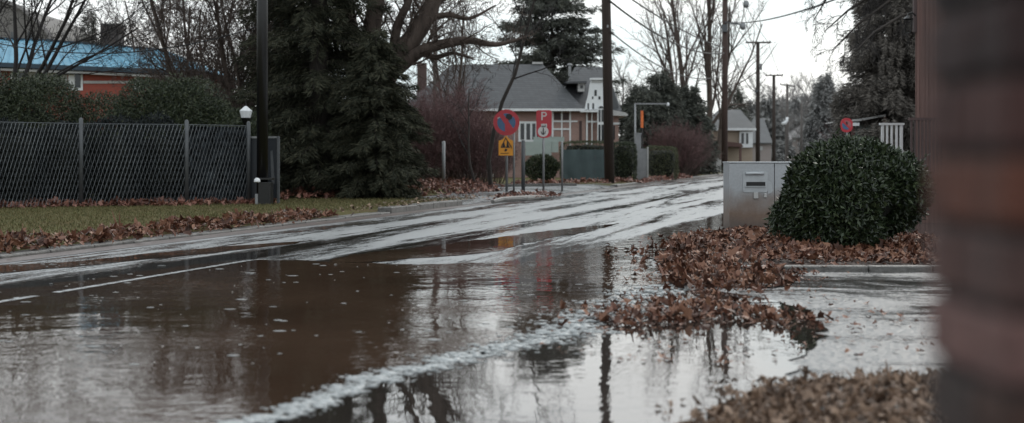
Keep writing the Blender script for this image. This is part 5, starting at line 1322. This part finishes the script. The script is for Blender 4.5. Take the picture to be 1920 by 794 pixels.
# white railing, carport, small sign
Yw2 = 31.0
wr = thing('white_railing', (P(1672, 300, Yw2).x, Yw2, 0), 'short white balustrade above the round bush', 'railing')
m_ = MB(); bx(m_, 1650, 231, 1696, 235, Yw2, .09); m_.build('top_rail', 'white', wr)
m_ = MB(); bx(m_, 1652, 282, 1695, 285, Yw2, .09); m_.build('bottom_rail', 'white', wr)
for x0, x1 in ((1653, 1657.5), (1662.5, 1665.5), (1671, 1674), (1680, 1683.5), (1688, 1693)):
    m_ = MB(); bx(m_, x0, 235.3, x1, 281.7, Yw2 + .015, .06); m_.build('baluster', 'white', wr)
m_ = MB(); 
for x in (1651, 1694): q = P(x, 285.3, Yw2); m_.box((q.x - .05, Yw2, -.05), (q.x + .05, Yw2 + .09, q.z))
m_.build('leg', 'white', wr)
Yc = 46.0
cp = thing('carport', (P(1630, 300, Yc).x, Yc, .05), 'low carport with white sloping roof edge and pale green wall', 'carport')
m_ = MB(); m_.poly([P(x, y, Yc) for x, y in ((1598, 224), (1610, 223.5), (1661, 214.5), (1661, 218), (1612, 227.5), (1598, 228))], .10, (0, 1, 0)); m_.poly([P(x, y, Yc + .12) for x, y in ((1598, 225), (1661, 215.5), (1661, 217), (1612, 226.5), (1598, 227))], 4, (0, 1, 0)); m_.build('roof', 'white_dull', cp)
m_ = MB(); bx(m_, 1600, 234, 1642, 300, Yc + .5, .1); m_.build('wall', 'pale_green', cp)
m_ = MB(); m_.poly([P(x, y, Yc + .62) for x, y in ((1600, 227), (1660, 218), (1660, 310), (1600, 310))], .1, (0, 1, 0)); m_.build('back_wall', 'brown_wall', cp)
m_ = MB(); bx(m_, 1598.5, 230.5, 1611.5, 236.5, Yc - .05, .06); m_.build('white_plate', 'cap_white', cp)
for x in (1600, 1659):
    m_ = MB(); q = P(x, 226 if x < 1610 else 219, Yc + .2); m_.box((q.x - .05, Yc + .2, -.03), (q.x + .05, Yc + .3, q.z)); m_.build('post', 'brown_wall', cp)
Yn2 = 40.0
ns_ = thing('no_parking_sign', (P(1588, 300, Yn2).x, Yn2, .0), 'small red and blue no parking sign above the round bush', 'road sign')
m_ = MB(); q = P(1588, 224, Yn2 + .05); m_.tube([Vector((q.x, Yn2 + .05, -.1)), q], .028, 8); m_.build('post', 'metal_grey', ns_)
m_ = MB(); m_.poly(rrect(1576, 221.5, 1599, 248.5, 10.5, Yn2), .015, (0, 1, 0)); dk = m_.build('disc', 'sign_ring', ns_)
c = P(1587.5, 235, Yn2 - .004); r_ = 8.6 / F * Yn2
m_ = MB(); m_.poly(disc_pts(c, r_, 24, math.radians(150), math.radians(310)), .004, (0, 1, 0)); m_.build('blue_field', 'sign_blue', dk)
c = c + Vector((0, 0, 0)); m_ = MB(); m_.poly(disc_pts(c, r_, 24, math.radians(-45), math.radians(130)), .004, (0, 1, 0)); m_.build('upper_field', M('sign_dusty_red', (.40, .13, .14), rough=.5), dk)
c = c + Vector((0, -.005, 0)); m_ = MB(); m_.poly(bar(c, r_ * 1.05, math.radians(135), r_ * .2), .004, (0, 1, 0)); m_.build('red_bar', 'sign_ring', dk)
m_ = MB(); m_.poly([c + Vector((x * r_, -.004, z * r_)) for x, z in ((-.15, .75), (.15, .7), (.22, .2), (.0, .1), (-.12, .3))], .003, (0, 1, 0)); m_.build('black_mark', 'sign_black', dk)

# ------------------------------------------------------------------ metal cabinet with slot
def M_cab():
    m = bpy.data.materials.new('cabinet_steel'); nt, ns, lk, b = nodes_of(m)
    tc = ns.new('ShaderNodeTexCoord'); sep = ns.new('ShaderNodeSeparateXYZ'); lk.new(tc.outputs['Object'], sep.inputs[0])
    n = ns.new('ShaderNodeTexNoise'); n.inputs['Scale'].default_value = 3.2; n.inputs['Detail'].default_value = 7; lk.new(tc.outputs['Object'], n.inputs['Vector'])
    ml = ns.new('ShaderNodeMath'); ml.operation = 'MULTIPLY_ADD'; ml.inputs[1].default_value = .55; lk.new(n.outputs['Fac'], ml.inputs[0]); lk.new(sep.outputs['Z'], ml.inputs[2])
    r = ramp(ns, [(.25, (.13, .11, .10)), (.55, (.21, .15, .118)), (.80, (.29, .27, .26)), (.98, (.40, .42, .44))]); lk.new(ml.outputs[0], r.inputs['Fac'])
    n2 = ns.new('ShaderNodeTexNoise'); n2.inputs['Scale'].default_value = 30; n2.inputs['Detail'].default_value = 6; lk.new(tc.outputs['Object'], n2.inputs['Vector'])
    r2 = ramp(ns, [(.35, (.93, .93, .93)), (.65, (1.04, 1.04, 1.04))]); lk.new(n2.outputs['Fac'], r2.inputs['Fac'])
    mx = ns.new('ShaderNodeMix'); mx.data_type = 'RGBA'; mx.blend_type = 'MULTIPLY'; mx.inputs['Factor'].default_value = 1
    lk.new(r.outputs['Color'], mx.inputs['A']); lk.new(r2.outputs['Color'], mx.inputs['B']); lk.new(mx.outputs['Result'], b.inputs['Base Color'])
    b.inputs['Metallic'].default_value = .35; b.inputs['Roughness'].default_value = .42
    return m
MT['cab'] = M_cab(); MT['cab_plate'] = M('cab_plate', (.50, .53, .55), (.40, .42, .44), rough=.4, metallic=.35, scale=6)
Yk = GY(432, .03)
cab = thing('metal_cabinet', (P(1410, 300, Yk).x, Yk, 0), 'grey steel cabinet with black letter slot left of the round bush', 'cabinet')
a = P(1367.5, 305, Yk)
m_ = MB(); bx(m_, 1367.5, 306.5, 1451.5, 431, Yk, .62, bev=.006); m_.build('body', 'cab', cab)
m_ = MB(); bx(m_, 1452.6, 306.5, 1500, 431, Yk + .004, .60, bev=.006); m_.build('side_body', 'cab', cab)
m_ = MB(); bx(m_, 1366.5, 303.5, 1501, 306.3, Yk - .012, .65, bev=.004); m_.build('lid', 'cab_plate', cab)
m_ = MB(); q0, q1 = P(1369, 431.2, Yk), P(1499, 431.2, Yk); m_.box((q0.x, Yk + .02, -.05), (q1.x, Yk + .58, q0.z)); m_.build('plinth', 'kerb', cab)
m_ = MB(); m_.poly(rrect(1393, 322, 1439.5, 361, 4, Yk - .010), .011, (0, 1, 0)); fp = m_.build('slot_plate', 'cab_plate', cab)
m_ = MB(); m_.tube([P(1398, 325.5, Yk - .02), P(1432, 325.5, Yk - .02)], .026, 10); m_.build('hinge_roll', 'cab_plate', fp, smooth=True)
m_ = MB(); bx(m_, 1399.5, 341.5, 1435, 349, Yk - .016, .006); m_.build('letter_slot', 'sign_black', fp)
m_ = MB(); bx(m_, 1398, 349.4, 1436, 351, Yk - .030, .022); m_.build('slot_lip', 'cab_plate', fp)
m_ = MB(); m_.poly([P(x, y, Yk - .006) for x, y in ((1440, 339), (1446, 342), (1449.5, 358), (1446, 362), (1440, 364))], .007, (0, 1, 0)); m_.build('flap', 'cab_plate', fp)
for x0, x1, y0, y1 in ((1413.5, 1422, 361.5, 373), (1433, 1438, 363, 371)):
    m_ = MB(); bx(m_, x0, y0, x1, y1, Yk - .03, .03, bev=.008); m_.build('latch', 'white_dull', cab)

# round glossy bush
Yu = 17.2; bc = Vector((P(1604, 300, Yu).x, Yu, .01))
leaf_shrub(tuple(bc), .90, .85, .70, 32000, .078, 'round dense glossy dark green bush standing in brown leaves', name='round_bush', mat='leaf_bush', seed=141, amp=.30, inner=.62, shoots=170, power=2.2, stems=26, updir=.12, width=.44, zc=.635, sharp=16, outdir=.35, jit=.8)

# ------------------------------------------------------------------ blurred brick pillar in the right foreground
Yp = .98
bpil = thing('brick_pillar', (.52, Yp + .09, 0), 'dark weathered brick pillar close up at the right edge', 'pillar')
def M_attr(name, rough=.8):
    m = bpy.data.materials.new(name); nt, ns, lk, b = nodes_of(m)
    at = ns.new('ShaderNodeAttribute'); at.attribute_name = 'Tint'
    tc = ns.new('ShaderNodeTexCoord'); n = ns.new('ShaderNodeTexNoise'); n.inputs['Scale'].default_value = 35; n.inputs['Detail'].default_value = 8; lk.new(tc.outputs['Object'], n.inputs['Vector'])
    r = ramp(ns, [(.3, (.55, .55, .55)), (.7, (1.25, 1.25, 1.25))]); lk.new(n.outputs['Fac'], r.inputs['Fac'])
    mx = ns.new('ShaderNodeMix'); mx.data_type = 'RGBA'; mx.blend_type = 'MULTIPLY'; mx.inputs['Factor'].default_value = 1
    lk.new(at.outputs['Color'], mx.inputs['A']); lk.new(r.outputs['Color'], mx.inputs['B']); lk.new(mx.outputs['Result'], b.inputs['Base Color']); b.inputs['Roughness'].default_value = rough
    bp = ns.new('ShaderNodeBump'); bp.inputs['Strength'].default_value = .5; bp.inputs['Distance'].default_value = .006; lk.new(n.outputs['Fac'], bp.inputs['Height']); lk.new(bp.outputs['Normal'], b.inputs['Normal'])
    return m
x0 = (1738 - 960) / F * (Yp + .18); pw = .36; pd = .18; ch = 150 / F * Yp; mort = .009
m_ = MB(); m_.box((x0 + .008, Yp + .008, -.05), (x0 + pw - .008, Yp + pd - .008, 2.3)); m_.build('mortar', M('mortar', (.035, .024, .023), (.025, .018, .017), rough=.9, scale=30), bpil)
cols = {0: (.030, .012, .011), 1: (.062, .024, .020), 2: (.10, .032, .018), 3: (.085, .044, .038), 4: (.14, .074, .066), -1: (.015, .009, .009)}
rngp = random.Random(8); bri = MB(); tint = []
ztop = P(0, 0, Yp).z
k = -12
while True:
    z1 = ztop - k * ch; z0 = z1 - ch + mort
    if z1 < 0: break
    if z0 > 2.3 - ch: k += 1; continue
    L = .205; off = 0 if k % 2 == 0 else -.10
    for side in (0, 1, 2, 3):
        ln_len = pw if side in (0, 2) else pd
        s = off
        while s < ln_len:
            s0, s1 = max(0, s), min(ln_len, s + L)
            if s1 - s0 > .03:
                t = rngp.uniform(-.002, .002); w = .10 - .002
                if side == 0: A_, B_ = (x0 + s0, Yp - t, z0), (x0 + s1, Yp + .06, z1)
                elif side == 2: A_, B_ = (x0 + s0, Yp + pd - .06, z0), (x0 + s1, Yp + pd + t, z1)
                elif side == 3: A_, B_ = (x0 - .001 - t, Yp + .062 if s0 == 0 else Yp + s0, z0), (x0 + .06, Yp + min(s1, pd - .062), z1)
                else: A_, B_ = (x0 + pw - .06, Yp + .062 if s0 == 0 else Yp + s0, z0), (x0 + pw + .001 + t, Yp + min(s1, pd - .062), z1)
                if B_[1] - A_[1] > .01:
                    n0 = bri.n; bri.box(A_, B_, bev=.004)
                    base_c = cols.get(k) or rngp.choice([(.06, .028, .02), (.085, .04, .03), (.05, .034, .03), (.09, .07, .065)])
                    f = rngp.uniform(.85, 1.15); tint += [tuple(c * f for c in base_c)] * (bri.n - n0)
            s += L + mort
    k += 1
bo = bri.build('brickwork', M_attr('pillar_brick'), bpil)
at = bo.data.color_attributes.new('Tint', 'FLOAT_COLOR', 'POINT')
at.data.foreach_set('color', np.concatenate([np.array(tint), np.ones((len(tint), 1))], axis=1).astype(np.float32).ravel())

# ------------------------------------------------------------------ sky, sun, camera
w = bpy.data.worlds.new('World'); scene.world = w; w.use_nodes = True
nt = w.node_tree; ns = nt.nodes; lk = nt.links; bg = ns['Background']
SUN_EL, SUN_AZ = math.radians(38), math.radians(28)          # behind the street, a little right
sky = ns.new('ShaderNodeTexSky'); sky.sky_type = 'NISHITA'; sky.sun_disc = False; sky.sun_elevation = SUN_EL; sky.sun_rotation = SUN_AZ
sky.air_density = 1.2; sky.dust_density = 2.5; sky.ozone_density = 1.5
tc = ns.new('ShaderNodeTexCoord'); mp = ns.new('ShaderNodeMapping'); mp.inputs['Scale'].default_value = (2.2, 2.2, 7.0)
lk.new(tc.outputs['Generated'], mp.inputs['Vector'])
nz = ns.new('ShaderNodeTexNoise'); nz.inputs['Scale'].default_value = 1.3; nz.inputs['Detail'].default_value = 7; nz.inputs['Roughness'].default_value = .55; nz.inputs['Distortion'].default_value = .4
lk.new(mp.outputs['Vector'], nz.inputs['Vector'])
cl = ramp(ns, [(.32, (4.6, 5.5, 5.9)), (.50, (6.6, 6.95, 7.1)), (.68, (7.7, 7.7, 7.65))]); lk.new(nz.outputs['Fac'], cl.inputs['Fac'])
mx = ns.new('ShaderNodeMix'); mx.data_type = 'RGBA'; mx.inputs['Factor'].default_value = .90
lk.new(sky.outputs['Color'], mx.inputs['A']); lk.new(cl.outputs['Color'], mx.inputs['B'])
# added brightness tilt: sky slightly brighter over the end of the street
spx = ns.new('ShaderNodeSeparateXYZ'); lk.new(tc.outputs['Generated'], spx.inputs[0])
dk_ = ns.new('ShaderNodeMapRange'); dk_.interpolation_type = 'SMOOTHSTEP'; dk_.inputs['From Min'].default_value = -.7; dk_.inputs['From Max'].default_value = .6; dk_.inputs['To Min'].default_value = 1.0; dk_.inputs['To Max'].default_value = 1.03
lk.new(spx.outputs['Y'], dk_.inputs['Value'])
sc_ = ns.new('ShaderNodeVectorMath'); sc_.operation = 'SCALE'; lk.new(mx.outputs['Result'], sc_.inputs[0]); lk.new(dk_.outputs['Result'], sc_.inputs['Scale'])
lk.new(sc_.outputs[0], bg.inputs['Color'])
bg.inputs['Strength'].default_value = .165
sd_ = bpy.data.lights.new('sun', 'SUN'); sd_.energy = .9; sd_.angle = math.radians(20); sd_.color = (1.0, .95, .88)
so = bpy.data.objects.new('sun', sd_); C.objects.link(so)
dirv = Vector((math.sin(SUN_AZ) * math.cos(SUN_EL), math.cos(SUN_AZ) * math.cos(SUN_EL), math.sin(SUN_EL)))
so.rotation_euler = dirv.to_track_quat('Z', 'Y').to_euler(); so.location = dirv * 50

cd = bpy.data.cameras.new('camera'); cam = bpy.data.objects.new('camera', cd); C.objects.link(cam)
cam.location = (0, 0, EYE); cam.rotation_euler = (math.radians(90), 0, 0)
cd.sensor_width = 36; cd.lens = F / 1920 * 36; cd.shift_y = -(397 - HOR) / 1920
cd.clip_start = .05; cd.clip_end = 6000
cd.dof.use_dof = True; cd.dof.focus_distance = 20; cd.dof.aperture_fstop = 2.0
scene.camera = cam
scene.view_settings.view_transform = 'Standard'; scene.view_settings.look = 'None'; scene.view_settings.exposure = 0; scene.view_settings.gamma = 1
scene.render.engine = 'CYCLES'
cy = scene.cycles
cy.use_denoising = True; cy.max_bounces = 6; cy.diffuse_bounces = 2; cy.glossy_bounces = 4; cy.transmission_bounces = 2; cy.transparent_max_bounces = 4
cy.caustics_reflective = False; cy.caustics_refractive = False; cy.sample_clamp_indirect = 4

# repeats of one kind carry one group
GROUPS = {'utility_pole': 'utility poles along the street', 'power_cable': 'cables between the poles', 'metal_post': 'bare posts on the left verge', 'distant_house': 'hazy houses at the end of the street',
          'evergreen_shrub': 'evergreen shrubs on the left', 'bare_shrub': 'bare twiggy shrubs', 'hedge': 'clipped hedges', 'bare_tree': 'bare trees', 'conifer': 'conifers', 'fallen_leaves': 'fallen leaves'}
for o in scene.objects:
    if o.parent is None and 'label' in o.keys():
        k = o.name.split('.')[0]
        if k in GROUPS: o['group'] = GROUPS[k]


cable(P(1488, 161, 179.8), P(1507, 192, 207.8), .4, 'hazy power line from the two armed pole to the next pole', .02)
cable(P(1466, 161, 179.8), P(1503, 196, 207.8), .4, 'lower hazy power line beyond the two armed pole', .02)
cable(P(1507, 192, 207.8), P(1526, 206, 244.8), .4, 'faint power line between the last hazy poles', .02)
cable(P(1421, 150, 135.8), P(1451, 170, 156.8), .5, 'slack cable halfway up between the two crossarm poles', .03)
cable(P(1451, 170, 156.8), P(1476, 185, 179.8), .5, 'slack cable halfway up towards the two armed pole', .03)
cable(P(1145, 60, 61.7), P(1357, 140, 106.7), 1.0, 'lowest slack cable between the thick brown pole and the reddish pole', .03)
